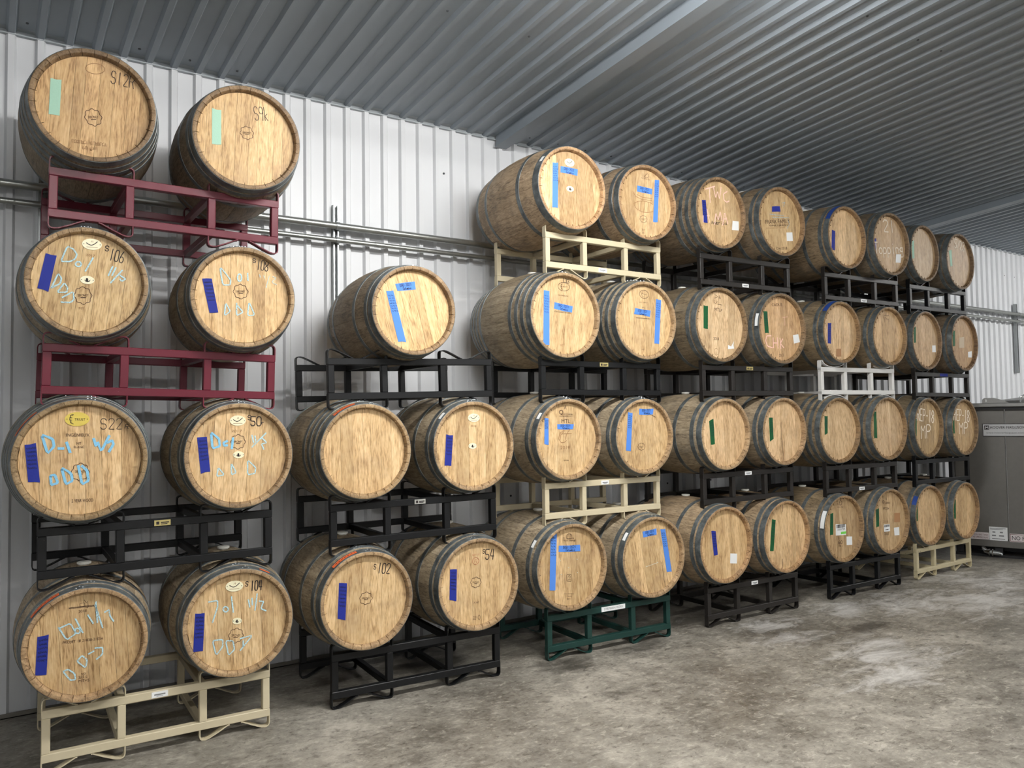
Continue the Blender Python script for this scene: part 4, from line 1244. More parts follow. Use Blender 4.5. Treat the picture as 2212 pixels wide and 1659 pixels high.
def put_marks(key, e, mark_list, y, L, Rh, Rb, zofs, yaw_unused=0):
    """tapes, plaques, stickers and writing; y is the local y of the head face"""
    rnd = random.Random(key[0] * 100 + key[1] * 10 + key[2])

    def on(parent, name, data, m, ofs, **kw):
        return part(name, data, m, parent, loc=(0, ofs, 0) if parent is not e else (0, y + ofs, zofs), **kw)
    for mk in mark_list:
        tp = mk[0]
        if tp == 'tape':
            _, colr, q, w = mk
            pts = list(q)
            # torn ends: a small jag in the short sides
            pts = [q[0], ((q[0][0] + q[1][0]) / 2 + rnd.uniform(-.004, .004), (q[0][1] + q[1][1]) / 2 + rnd.uniform(-.004, .003)), q[1], q[2],
                   ((q[2][0] + q[3][0]) / 2 + rnd.uniform(-.004, .004), (q[2][1] + q[3][1]) / 2 + rnd.uniform(-.003, .004)), q[3]]
            tp_o = on(e, 'tape', slab(pts, -0.0006, 0.0004), 'tape_' + colr, -0.0010)
            tp_o['label'] = {'sky': 'sky-blue masking tape', 'blue': 'dark blue masking tape', 'green': 'green masking tape', 'mint': 'mint green masking tape'}[colr]
            if w == 'h':
                def at(u, v):
                    a = [q[0][i] * (1 - u) + q[1][i] * u for i in (0, 1)]
                    b = [q[3][i] * (1 - u) + q[2][i] * u for i in (0, 1)]
                    return (a[0] * (1 - v) + b[0] * v, a[1] * (1 - v) + b[1] * v)
                pl = []
                for text, u0, u1, v0, v1 in (('DDD-2021', 0.2, 0.8, 0.10, 0.46), ('Columbia', 0.33, 0.75, 0.58, 0.90)):
                    for s_ in strokes(text):
                        pl.append([at(u0 + (u1 - u0) * a, v1 - (v1 - v0) * b) for a, b in s_])
                on(tp_o, 'handwriting', ribbon(pl, 0.0026), 'ink_tape', -0.0012)
            elif w == 'v':
                pl = scribble(rnd, q, 7, True, 0.07, 0.42)
                on(tp_o, 'handwriting', ribbon(pl, 0.0026), 'ink_tape', -0.0012)
            elif w == 'd':
                pl = scribble(rnd, q, 6, False, 0.06, 0.68)
                on(tp_o, 'handwriting', ribbon(pl, 0.0024), 'ink_tape', -0.0012)
        elif tp == 'stk':
            _, kind, q = mk
            m = {'stain': 'glue_patch', 'pale': 'paper_pale'}.get(kind, 'paper_white')
            nm = {'stain': 'glue_patch', 'pale': 'glue_patch'}.get(kind, 'sticker')
            if kind == 'torn':
                q = [q[0], ((q[0][0] + q[1][0]) / 2, q[0][1] - .012), q[1], ((q[1][0] + q[2][0]) / 2 - .008, (q[1][1] + q[2][1]) / 2), q[2], q[3]]
            so = on(e, nm, slab(q, -0.0005, 0.0004), m, -0.0010)
            if kind in ('bar', 'bar2'):
                x0, x1 = q[0][0], q[1][0]
                z0, z1 = q[3][1], q[0][1]
                wd, hg = x1 - x0, z1 - z0
                bars = []
                xx = x0 + wd * .08
                while xx < x1 - wd * .1:
                    bw = rnd.choice([.0018, .003, .0045])
                    bars.append(box_data(xx, xx + bw, -0.0009, -0.0005, z1 - hg * .38, z1 - hg * .08))
                    xx += bw + rnd.choice([.002, .003])
                on(so, 'barcode', join(*bars), 'ink_black', 0)
                if kind == 'bar':
                    ob = obj('lettering', text_mesh('1000738', 'ink_black', wd * .72, hg * .16), so, ((x0 + x1) / 2, -0.001, z1 - hg * .52))
                    on(so, 'green_corner', box_data(x0 + wd * .48, x1 - .003, -0.0009, -0.0005, z0 + .004, z0 + hg * .25), 'sticker_green', 0)
                else:
                    on(so, 'printed_line', box_data(x0 + wd * .25, x1 - wd * .25, -0.0009, -0.0005, z0 + hg * .2, z0 + hg * .3), 'ink_black', 0)
        elif tp == 'plq':
            _, kind, c, rx, rz, ang = mk
            A = math.radians(ang)
            rotp = (0, -A, 0)
            loc = (c[0], y - 0.001, c[1] + zofs)
            if kind in ('smile', 'crest', 'gold'):
                p_ = part('plaque', slab(ellipse(rx, rz), -0.0015, 0.0008), 'plaque_gold' if kind == 'gold' else 'plaque_cream', e, loc=loc, rot=rotp)
                p_['label'] = 'oval gold plaque' if kind == 'gold' else 'oval cream plaque'
                if kind == 'smile':
                    pl = [[(rx * (-.55 + 1.1 * t_ / 8), rz * (.42 - .62 * math.sin(math.pi * min(1, .12 + t_ / 9)) + .1 * (t_ / 8))) for t_ in range(9)]]
                    part('emblem', ribbon(pl, rz * .13), 'ink_black', p_, loc=(0, -0.002, 0))
                    part('fine_print', ribbon([[(-rx * .55, -rz * .52), (rx * .55, -rz * .52)], [(-rx * .1, rz * .35), (-rx * .02, rz * .6)], [(rx * .08, rz * .35), (rx * .08, rz * .62)]], rz * .07), 'brand_faint', p_, loc=(0, -0.002, 0))
                elif kind == 'crest':
                    part('emblem', join(slab([(a * .9 - rx * .05, b) for a, b in ellipse(rx * .2, rz * .48, 12)], -.0006, 0), slab([(-rx * .42, rz * .05), (-rx * .3, -rz * .35), (0, -rz * .55), (rx * .3, -rz * .4), (rx * .45, rz * .1), (rx * .2, -rz * .2), (-rx * .2, -rz * .25)], -.0006, 0)), 'ink_black', p_, loc=(0, -0.0016, 0))
                else:
                    obj('lettering', text_mesh('TRUST', 'ink_black', rx * .86, rz * .36), p_, (rx * .22, -0.002, -rz * .05))
                    pl = [[(-rx * .30, rz * .62), (-rx * .42, rz * .50), (-rx * .55, rz * .55), (-rx * .42, rz * .68), (-rx * .30, rz * .62)], [(-rx * .54, rz * .55), (-rx * .60, 0), (-rx * .52, -rz * .55), (-rx * .3, -rz * .68)], [(-rx * .60, rz * .2), (-rx * .42, rz * .17)], [(-rx * .60, -rz * .1), (-rx * .42, -rz * .14)], [(-rx * .56, -rz * .4), (-rx * .42, -rz * .42)]]
                    part('emblem', ribbon(pl, rz * .075), 'ink_black', p_, loc=(0, -0.002, 0))
                dots = [slab([(a + sx * rx * .82, b) for a, b in ellipse(.0022, .0022, 8)], -.0008, 0) for sx in (-1, 1)]
                part('nail', dots[0], 'ink_black', p_, loc=(0, -0.0016, 0))
                part('nail', dots[1], 'ink_black', p_, loc=(0, -0.0016, 0))
            elif kind == 'badge':
                pl = []
                n = 64
                for i in range(n + 1):
                    a = 2 * math.pi * i / n
                    r_ = 1 + 0.075 * math.cos(8 * a) * (1 if i % 2 == 0 else 1)
                    pl.append((rx * r_ * math.cos(a) * .95, rz * r_ * math.sin(a) * .95))
                b_ = part('branded_badge', ribbon([pl], 0.0028), 'brand_print', e, loc=loc, rot=rotp)
                obj('lettering', text_mesh('SIRONEY', 'brand_print', rx * 1.22, rz * .30), b_, (0, 0, rz * .03))
                part('fine_print', ribbon([[(-rx * .26, -rz * .24), (rx * .26, -rz * .24)]], rz * .09), 'brand_print', b_)
            elif kind == 'ringp':
                part('branded_ring', ribbon([ellipse(rx, rz, 24) + [ellipse(rx, rz, 24)[0]]], 0.003), 'brand_faint', e, loc=loc, rot=rotp)
            elif kind == 'redring':
                ring = ellipse(rx, rz, 24)
                b_ = part('branded_ring', ribbon([ring + [ring[0]], [(-rx * .4, -rz * .4), (-rx * .2, rz * .4), (rx * .25, rz * .45), (rx * .1, 0), (rx * .4, -rz * .5)]], 0.0028), 'brand_red', e, loc=loc, rot=rotp)
            elif kind == 'trustp':
                ring = ellipse(rx, rz, 26)
                b_ = part('branded_oval', ribbon([ring + [ring[0]], [(-rx * .2, rz * .62), (-rx * .45, rz * .5), (-rx * .5, 0), (-rx * .42, -rz * .5), (-rx * .15, -rz * .66)], [(-rx * .5, rz * .1), (-rx * .3, rz * .1)]], 0.0032), 'brand_print', e, loc=loc, rot=rotp)
                obj('lettering', text_mesh('TRUST', 'brand_print', rx * .8, rz * .28), b_, (rx * .2, 0, 0))
            elif kind == 'pin':
                part('pin', slab(ellipse(rx, rz, 8), -0.003, 0.0008), 'pin_bright', e, loc=loc)
        elif tp == 'ill':
            # print too small to read: a row of letter-like ticks
            _, style, _t, c, w, h, ang = mk
            n_ = max(3, int(w / (h * 0.62)))
            pl = []
            for i in range(n_):
                x_ = -w / 2 + w * i / n_
                if rnd.random() < 0.12:
                    continue
                cw = w / n_ * 0.6
                pl.append(rnd.choice([[(x_, -h / 2), (x_, h / 2), (x_ + cw, h / 2)], [(x_, h / 2), (x_, -h / 2), (x_ + cw, -h / 2), (x_ + cw, h / 4)], [(x_, -h / 2), (x_ + cw / 2, h / 2), (x_ + cw, -h / 2)], [(x_ + cw, h / 2), (x_, h / 4), (x_, -h / 2), (x_ + cw, -h / 3)]]))
            part('faded_print', ribbon(pl, h * 0.16), PRINT[style], e, loc=(c[0], y - 0.0013, c[1] + zofs), rot=(0, -math.radians(ang), 0))
        elif tp in ('wr', 'txt'):
            _, style, text, c, w, h, ang = mk
            A = math.radians(ang)
            loc = (c[0], y - 0.0013, c[1] + zofs)
            if tp == 'txt':
                me = text_mesh(text, PRINT[style], w, h)
                obj('lettering', me, e, loc, (0, -A, 0))
            else:
                m, sw = STYLE[style]
                pl = [smooth_poly([((a - .5) * w, (b - .5) * h) for a, b in s_]) for s_ in strokes(text)]
                o_ = part('chalk_writing' if 'chalk' in style else 'marker_writing', ribbon(pl, sw), m, e, loc=(loc[0], loc[1] - (0.0006 if 'chalk' in style else 0), loc[2]), rot=(0, -A, 0))
        elif tp == 'poly':
            _, style, pls, w = mk
            m, sw = STYLE[style]
            nm = 'chalk_writing' if 'chalk' in style else {'crack': 'crack', 'glue': 'glue_line', 'mark': 'marker_writing'}.get(style, 'branded_mark')
            pl = [smooth_poly(p_) if style != 'crack' else p_ for p_ in pls]
            part(nm, ribbon(pl, w or sw), m, e, loc=(0, y - (0.0019 if 'chalk' in style else 0.0013), zofs))
        elif tp == 'arc':
            _, colr, a0, a1, y0, y1 = mk
            V, F = [], []
            n = 8
            for i in range(n + 1):
                a = math.radians(a0 + (a1 - a0) * i / n)
                for yy in (y0, y1):
                    r_ = barrel_radius(yy, L, Rh, Rb) + 0.0048
                    V.append((-r_ * math.sin(a), -L / 2 + yy, r_ * math.cos(a)))
            for i in range(n):
                F.append((2 * i, 2 * i + 1, 2 * i + 3, 2 * i + 2))
            m = {'orange': 'tape_orange', 'white': 'paper_white', 'paint': 'hoop_paint_blue'}[colr]
            nm = {'orange': 'hoop_tape', 'white': 'hoop_label', 'paint': 'hoop_paint'}[colr]
            o_ = part(nm, (V, F), m, e, loc=(0, 0, zofs))
            o_['label'] = {'orange': 'orange tape along the end hoop', 'white': 'white paper label on the hoop', 'paint': 'blue paint on the end hoop'}[colr]
            if colr == 'orange':
                pl = []
                for i in range(7):
                    a = math.radians(a0 + (a1 - a0) * (i + .6) / 8)
                    r_ = barrel_radius((y0 + y1) / 2, L, Rh, Rb) + 0.0054
                    V2 = []
                    da = math.radians((a1 - a0) * .035)
                    pl.append(([(-r_ * math.sin(a - da), -L / 2 + y0 + .008, r_ * math.cos(a - da)), (-r_ * math.sin(a + da), -L / 2 + y0 + .008, r_ * math.cos(a + da)), (-r_ * math.sin(a + da), -L / 2 + y1 - .007, r_ * math.cos(a + da)), (-r_ * math.sin(a - da), -L / 2 + y1 - .007, r_ * math.cos(a - da))], [(0, 1, 2, 3)]))
                part('handwriting', join(*pl), 'crack_dark', o_)


# ------------------------------------------------------------ oak barrels
def barrel_radius(d, L, Rh, Rb):
    """outer radius at distance d from the front end"""
    t = (d - L / 2) / (L / 2)
    return Rh + (Rb - Rh) * (1 - t * t)


N_STAVE = 30
REC = 0.034
HOOPS = {
 'six': [(0.004, 0.046), (0.066, 0.034), (0.225, 0.034)],
 'wide': [(0.004, 0.048), (0.078, 0.036), (0.250, 0.036)],
 'four': [(0.004, 0.058), (0.205, 0.036)],
 'eight': [(0.004, 0.046), (0.076, 0.033), (0.136, 0.033), (0.205, 0.034)],
}
B_TYPE = {(2, 2, 0): 'eight', (3, 3, 0): 'eight', (3, 3, 1): 'eight', (1, 2, 0): 'eight', (1, 4, 0): 'eight', (5, 2, 0): 'eight', (5, 2, 1): 'eight', (4, 4, 0): 'eight',
          (3, 4, 0): 'four', (2, 1, 0): 'wide', (3, 1, 0): 'wide', (3, 1, 1): 'wide', (4, 2, 0): 'wide', (3, 2, 0): 'wide'}
B_TURN = {(2, 3, 0): 14, (3, 1, 1): 9, (1, 4, 0): -4, (1, 3, 0): -6, (1, 1, 0): 4, (3, 4, 1): -4, (3, 3, 0): -5, (4, 4, 0): 3, (5, 1, 0): 3}
# tone of the wood: head, outside; darker top-row barrels carry shade in the tint
B_TONE = {(1, 4, 0): ((1.0, .93, .85), (.62, .60, .60)), (1, 4, 1): ((1.06, 1.02, .94), (.66, .64, .64)), (1, 3, 0): ((1.0, 1.0, .95), (.95, .95, .95)), (1, 3, 1): ((1.08, 1.05, 1.0), (.9, .9, .9)),
          (1, 2, 0): ((1.08, 1.05, 1.02), (.82, .84, .82)), (1, 2, 1): ((1.08, 1.06, 1.04), (1, 1, 1)), (1, 1, 0): ((.98, .95, .90), (1.05, 1.02, 1)), (2, 3, 0): ((1.08, 1.05, .98), (.82, .80, .80)),
          (2, 2, 0): ((1.06, 1.04, 1.02), (.95, .95, .92)), (3, 4, 0): ((1.05, 1.04, 1.05), (1.15, 1.05, 1.0)), (3, 4, 1): ((.98, .96, .95), (.9, .82, .78)),
          (4, 4, 0): ((.95, .93, .92), (.66, .62, .6)), (4, 4, 1): ((1.0, 1.0, .98), (.66, .6, .55)), (4, 3, 0): ((1.12, 1.14, 1.25), (.6, .58, .55)), (4, 3, 1): ((.98, .90, .88), (.62, .6, .58)),
          (4, 2, 0): ((1.12, 1.10, 1.15), (1, 1, 1)), (4, 2, 1): ((1.14, 1.12, 1.18), (.95, .92, .9)), (4, 1, 0): ((1.02, .99, .95), (1.0, .92, .85)), (4, 1, 1): ((1.10, 1.08, 1.08), (1.0, .92, .85)),
          (5, 4, 0): ((1.12, 1.10, 1.10), (.72, .66, .6)), (5, 4, 1): ((.92, .90, .94), (.55, .53, .52)), (5, 3, 0): ((1.10, 1.08, 1.12), (.75, .7, .62)), (5, 3, 1): ((1.12, 1.08, 1.08), (.75, .7, .62)),
          (5, 2, 0): ((1.06, 1.06, 1.12), (.72, .68, .62)), (5, 2, 1): ((1.0, 1.0, 1.08), (.72, .68, .62)), (5, 1, 0): ((.82, .80, .80), (.85, .8, .72)), (5, 1, 1): ((.86, .84, .84), (.8, .76, .7)),
          (6, 4, 0): ((.76, .76, .80), (.48, .46, .46)), (6, 4, 1): ((.78, .76, .80), (.48, .46, .46)), (6, 3, 0): ((.95, .93, .98), (.6, .56, .54)), (6, 3, 1): ((.84, .78, .78), (.55, .5, .48)),
          (6, 2, 0): ((.90, .90, .88), (.62, .6, .56)), (6, 2, 1): ((.86, .84, .82), (.6, .58, .56)), (6, 1, 0): ((1.0, .98, .98), (.78, .72, .66)), (6, 1, 1): ((1.0, .98, .96), (.8, .74, .68))}
B_LABEL = {
 (1, 4, 0): 'oak barrel marked S12R with mint tape on the upper burgundy rack',
 (1, 4, 1): 'oak barrel marked S9 with mint tape on the upper burgundy rack',
 (1, 3, 0): 'oak barrel marked S106 with blue tape, two cream plaques and pale chalk',
 (1, 3, 1): 'oak barrel marked S108 with tilted blue tape and faint blue chalk',
 (1, 2, 0): 'oak barrel marked S22 with an oval gold plaque and bold blue chalk',
 (1, 2, 1): 'oak barrel marked S50 with blue tape, cream plaques and blue chalk letters',
 (1, 1, 0): 'oak barrel with streaked head, chalk letters and orange hoop tape on the cream floor rack',
 (1, 1, 1): 'oak barrel marked S104 with white chalk on the cream floor rack',
 (2, 3, 0): 'lone oak barrel with two sky-blue tapes beside an empty rack place',
 (2, 2, 0): 'oak barrel with a bare untaped head and orange tape on its hoop',
 (2, 2, 1): 'oak barrel with blue tape and two cream plaques but no handwritten number',
 (2, 1, 0): 'oak barrel marked S102 with blue tape and orange tape on its hoop',
 (2, 1, 1): 'oak barrel marked S54 with blue tape and a small red stamp',
 (3, 4, 0): 'oak barrel with sky-blue tapes and two cream plaques on a cream rack',
 (3, 4, 1): 'oak barrel with sky-blue tapes and a large fan-shaped brand mark',
 (3, 3, 0): 'oak barrel numbered 133 with two sky-blue tapes and eight hoops',
 (3, 3, 1): 'oak barrel with sky-blue tapes next to the barrel numbered 133',
 (3, 2, 0): 'oak barrel printed A and MTL with sky-blue tapes',
 (3, 2, 1): 'oak barrel with sky-blue tapes and a scalloped stamp, next to the one printed MTL',
 (3, 1, 0): 'oak barrel with sky-blue tapes and five bright pins on the green rack',
 (3, 1, 1): 'oak barrel with slanting sky-blue tapes and a cracked head on the green rack',
 (4, 4, 0): 'oak barrel chalked TWC in pink with blue tape',
 (4, 4, 1): 'oak barrel with a short blue tape above a printed vineyard name',
 (4, 3, 0): 'pale oak barrel with green tape and a torn white sticker',
 (4, 3, 1): 'oak barrel chalked CHK in pink with green tape and white sticker',
 (4, 2, 0): 'oak barrel with slanting green tape next to the one with a long crack',
 (4, 2, 1): 'oak barrel with green tape and a long dark crack down its head',
 (4, 1, 0): 'oak barrel with blue tape and white sticker on the dark brown floor rack',
 (4, 1, 1): 'oak barrel with long green tape on the dark brown floor rack',
 (5, 4, 0): 'oak barrel with blue tape and a blue painted hoop, next to the one chalked 21',
 (5, 4, 1): 'oak barrel chalked 21 and Topping with a white sticker',
 (5, 3, 0): 'oak barrel with blue tape and blue painted hoop on the white rack',
 (5, 3, 1): 'oak barrel without any tape on the white rack',
 (5, 2, 0): 'oak barrel with short green tape under the white rack',
 (5, 2, 1): 'oak barrel with long green tape under the white rack',
 (5, 1, 0): 'oak barrel with green tape and a white barcode label with green corner',
 (5, 1, 1): 'oak barrel with green tape, two white labels and a brown glue patch',
 (6, 4, 0): 'oak barrel with pale mint tape next to the one chalked 5/23',
 (6, 4, 1): 'oak barrel chalked 5/23 with pale mint tape',
 (6, 3, 0): 'oak barrel with green tape and sticker above a barrel chalked REP-18, no pale patch',
 (6, 3, 1): 'brown oak barrel with green tape, white sticker and a pale square patch',
 (6, 2, 0): 'oak barrel chalked REP-18 standing away from the steel tank',
 (6, 2, 1): 'oak barrel chalked REP-18 right beside the steel tank',
 (6, 1, 0): 'oak barrel with blue hoop paint and green tape on the chipped cream rack',
 (6, 1, 1): 'oak barrel with green tape on the chipped cream rack beside the steel tank',
}


# heads whose boards differ strongly in tone
STREAKED = {(1, 1, 0), (3, 1, 0), (3, 1, 1), (6, 2, 0), (3, 4, 1), (3, 4, 0), (5, 3, 1), (4, 4, 1), (1, 4, 0)}


def stave_mesh(L, Rh, Rb):
    half = math.pi / N_STAVE
    g = 0.00045 / Rh
    hd = [0.0, 0.015, 0.05, 0.1, 0.17, 0.25, 0.35, 0.45]
    ds = hd + [L / 2] + [L - v for v in reversed(hd)]
    ds = sorted(set(round(v, 4) for v in ds if v <= L))
    outer = [(-L / 2 + d, barrel_radius(d, L, Rh, Rb)) for d in ds]
    front = [(-L / 2 + 0.062, Rh - 0.029), (-L / 2 + 0.010, Rh - 0.0235), (-L / 2 + 0.0035, Rh - 0.019), (-L / 2, Rh - 0.004)]
    outer[0] = (-L / 2 + 0.002, Rh)
    back = [(-a, b) for a, b in reversed(front)]
    outer[-1] = (L / 2 - 0.002, Rh)
    pr = front + outer + back
    na = 4
    angs = [-half + g + (2 * half - 2 * g) * i / (na - 1) for i in range(na)]
    V, F, fm = [], [], []
    for yy, r_ in pr:
        for a in angs:
            V.append((r_ * math.sin(a), yy, r_ * math.cos(a)))
    n = len(pr)
    nf, no = len(front), len(outer)
    for i in range(n - 1):
        m = 0 if nf <= i < nf + no - 1 else 1
        for j in range(na - 1):
            F.append((i * na + j, i * na + j + 1, (i + 1) * na + j + 1, (i + 1) * na + j))
            fm.append(m)
    # side walls of the joint
    b = len(V)
    for j, a in ((0, angs[0]), (na - 1, angs[-1])):
        for yy, r_ in pr[1:-1]:
            V.append(((r_ - 0.012) * math.sin(a), yy, (r_ - 0.012) * math.cos(a)))
    mside = n - 2
    for s_, j in ((0, 0), (1, na - 1)):
        for i in range(mside - 1):
            q = ((i + 1) * na + j, (i + 2) * na + j, b + s_ * mside + i + 1, b + s_ * mside + i)
            F.append(q if s_ == 0 else tuple(reversed(q)))
            fm.append(1)
    return mesh('stave', V, F, ('oak_stave', 'oak_chime'), 40, fm)


def hoop_mesh(L, Rh, Rb, d0, w):
    V, F = [], []
    n = 60
    pr = []
    for d, o_ in ((d0, 0.0), (d0 + 0.0008, 0.0026), (d0 + w / 2, 0.0030), (d0 + w - 0.0008, 0.0026), (d0 + w, 0.0)):
        pr.append((-L / 2 + d, barrel_radius(d, L, Rh, Rb) + o_))
    for i in range(n):
        a = 2 * math.pi * i / n
        for yy, r_ in pr:
            V.append((r_ * math.sin(a), yy, r_ * math.cos(a)))
    m = len(pr)
    for i in range(n):
        for j in range(m - 1):
            i2 = (i + 1) % n
            F.append((i * m + j, i2 * m + j, i2 * m + j + 1, i * m + j + 1))
    return mesh('hoop', V, F, ('galvanised_hoop',), 30)


def head_board(x0, x1, R):
    """a board of the head: strip of the disc between x0 and x1"""
    x0, x1 = max(x0, -R * .999), min(x1, R * .999)
    n = 7
    top = [(x0 + (x1 - x0) * i / n) for i in range(n + 1)]
    pts = [(x, -math.sqrt(max(0, R * R - x * x))) for x in top] + [(x, math.sqrt(max(0, R * R - x * x))) for x in reversed(top)]
    return slab(pts, 0.0, 0.018)


rivet_me = mesh('rivet', *tube_data([(0, 0, -0.001), (0, 0, 0.0022), (0, 0, 0.0034)], [0.0058, 0.0052, 0.0028], 10), ('rivet_steel',), 40)
bung_me = mesh('bung', *tube_data([(0, 0, -0.01), (0, 0, 0.004), (0, 0, 0.005), (0, 0, 0.015), (0, 0, 0.017)], [0.026, 0.026, 0.035, 0.035, 0.031], 20), ('bung_silicone',), 40)


def make_barrel(key):
    x, y, z, yaw, Rh = BARRELS[key]
    rnd = random.Random(key[0] * 37 + key[1] * 11 + key[2] * 5)
    tp = B_TYPE.get(key, 'six')
    L = 0.90 if tp != 'eight' else 0.87
    Rb = Rh * 1.175
    dx, dy = -math.sin(yaw), math.cos(yaw)
    e = obj('wine_barrel', None, None, (x + dx * L / 2, y + dy * L / 2, z - Rb), (0, 0, yaw))
    tag(e, B_LABEL[key], 'barrel', 'oak barrels stacked in racks')
    th, ts = B_TONE.get(key, ((1.03, 1.02, 1.0), (1, 1, 1)))
    sm = stave_mesh(L, Rh, Rb)
    ph0 = rnd.uniform(0, 2 * math.pi / N_STAVE)
    for i in range(N_STAVE):
        o = obj('stave', sm, e, (0, 0, Rb), (0, ph0 + 2 * math.pi * i / N_STAVE, 0))
        o.color = (*ts, 1)
    for d0, w in HOOPS[tp]:
        hm = hoop_mesh(L, Rh, Rb, d0, w)
        for flip in (0, 1):
            h = obj('hoop', hm, e, (0, 0, Rb), (0, 0, math.pi if flip else 0))
            if not flip and key[0] <= 3:
                a0 = math.radians(rnd.uniform(-9, 9))
                for q, (da, dd) in enumerate(((-.055, .3), (0.0, .7), (.05, .3))):
                    a = a0 + da
                    d = d0 + w * dd
                    r_ = barrel_radius(d, L, Rh, Rb) + 0.0026
                    obj('rivet', rivet_me, h, (r_ * math.sin(a), -L / 2 + d, r_ * math.cos(a)), (0, a, 0))
    # front head of several boards
    R = Rh - 0.0275
    turn = math.radians(B_TURN.get(key, rnd.uniform(-2.5, 2.5)))
    cuts = [-R]
    while cuts[-1] < R - 0.05:
        cuts.append(cuts[-1] + rnd.choice([0.048, 0.058, 0.066, 0.074, 0.088]))
    cuts[-1] = R
    if len(cuts) > 2 and cuts[-1] - cuts[-2] < 0.03:
        cuts.pop(-2)
    for a, b in zip(cuts, cuts[1:]):
        o = part('head_board', head_board(a + .0005, b - .0005, R), 'oak_head', e, loc=(0, -L / 2 + REC + rnd.uniform(0, 0.0006), Rb), rot=(0, -turn, 0))
        kk = rnd.uniform(0.78, 1.06) if key in STREAKED else 1.0
        o.color = (th[0] * kk, th[1] * kk ** 1.1, th[2] * kk ** 1.3, 1)
    o = part('rear_head', slab(ellipse(R, R, 32), 0.0, 0.018), 'oak_head', e, loc=(0, L / 2 - REC - 0.018, Rb))
    o.color = (*th, 1)
    part_b = obj('bung', bung_me, e, (0, 0, 2 * Rb), (0, 0, rnd.uniform(0, 3)))
    put_marks(key, e, MARKS.get(key, []), -L / 2 + REC, L, Rh, Rb, Rb)
    return e


for key in BARRELS:
    make_barrel(key)

# ------------------------------------------------------------ pipes along the wall
YP = 0.985


def pipe(name, label, z, r, couplings):
    e = tag(obj(name, None, None, (XA + 0.2, YP, z)), label, 'pipe', 'pipes along the back wall')
    part('run', tube_data([(0, 0, 0), (XB - XA - 0.4, 0, 0)], r, 20), 'pipe_galvanised', e, 40)
    for c in couplings:
        part('coupling', tube_data([(c - .035 - XA - .2, 0, 0), (c + .035 - XA - .2, 0, 0)], r * 1.16, 20), 'pipe_galvanised', e, 40)


pipe('steel_pipe', 'thicker galvanised pipe running along the wall, upper of the pair', 3.140, 0.0255, [0.02, 6.2])
pipe('steel_pipe', 'thinner galvanised pipe running along the wall, lower of the pair', 3.035, 0.0185, [2.48, 8.6])


def strut(x, z0, z1, label):
    """slotted channel on the wall with two pipe clamps"""
    e = tag(obj('strut_channel', None, None, (x, YW - D_RIB, z0)), label, 'bracket', 'strut channels on the back wall')
    h = z1 - z0
    w, d, t = 0.041, 0.041, 0.003
    part('channel', join(box_data(-w / 2, w / 2, -t, 0, 0, h), box_data(-w / 2, -w / 2 + t, -d, -t, 0, h), box_data(w / 2 - t, w / 2, -d, -t, 0, h),
                         box_data(-w / 2 + t, -w / 2 + .010, -d, -d + t, 0, h), box_data(w / 2 - .010, w / 2 - t, -d, -d + t, 0, h)), 'strut_steel', e)
    sl = mesh('slot', *box_data(-.006, .006, -t - .001, -t, -.014, .014), ('screw_dark',))
    nz = int(h / 0.05)
    for i in range(nz):
        obj('slot', sl, e, (0, 0, 0.03 + i * 0.05))
    for pz, r in ((3.140, 0.0255), (3.035, 0.0185)):
        V, F = [], []
        n = 14
        for i in range(n + 1):
            a = math.pi * 2 * i / n
            for rr in (r + 0.0005, r + 0.004):
                for xx in (-.014, .014):
                    V.append((xx, YP - (YW - D_RIB) + rr * math.cos(a), pz - z0 + rr * math.sin(a)))
        for i in range(n):
            a, b = 4 * i, 4 * i + 4
            F += [(a + 2, a + 3, b + 3, b + 2), (a, b, b + 1, a + 1), (a, a + 2, b + 2, b), (a + 1, b + 1, b + 3, a + 3)]
        c = part('pipe_clamp', (V, F), 'strut_steel', e, 40)
        part('bolt', tube_data([(0, -.052, pz - z0 + r + .012), (0, -.030, pz - z0 + r + .012)], .006, 6), 'screw_dark', c)


strut(2.150, 2.40, 3.305, 'slotted steel channel holding the pipes above the lone barrel')
strut(12.80, 2.27, 3.300, 'slotted steel channel holding the pipes above the steel tank')
strut(0.285, 2.45, 3.300, 'slotted steel channel holding the pipes behind the S12R barrel')

# ------------------------------------------------------------ steel tote tank
TANK_ANG = math.radians(-71)
tank = tag(obj('steel_tank', None, None, (9.861, 0.061, 0.0), (0, 0, TANK_ANG)), 'dark stainless steel tote tank with signs standing past the last rack', 'tank')
T0, T1, TD = -0.43, 0.78, 1.10
part('body', box_data(T0 + .01, T1 - .01, 0.012, TD, 0.195, 1.728, 0.02), 'tank_steel', tank)
part('rim_shade', box_data(T0 + .03, T1 - .03, 0.035, TD - .03, 1.724, 1.760), 'tank_dark', tank)  # dark band stands in for the shade under the rim
part('rim', box_data(T0, T1, 0.0, TD + .01, 1.757, 1.804, 0.006), 'tank_rim', tank)
part('skirt', box_data(T0, T1, 0.004, TD + .01, 0.118, 0.197, 0.004), 'tank_steel', tank)
part('base_rail', box_data(T0, T1, 0.004, 0.05, 0.0, 0.03), 'tank_dark', tank)
part('base_rail', box_data(T0, T1, TD - .05, TD, 0.0, 0.03), 'tank_dark', tank)
for xx in (T0, T0 + .40, T1 - .46, T1 - .08):
    part('foot', box_data(xx, xx + .08, 0.05, TD - .05, 0.0, 0.122), 'tank_dark', tank)
part('belly', box_data(T0 + .05, T1 - .05, 0.20, TD - .1, 0.05, 0.122), 'tank_dark', tank)
part('seam', tube_data([(0.121, 0.010, 0.20), (0.121, 0.010, 1.728)], 0.006, 8), 'tank_rim', tank)
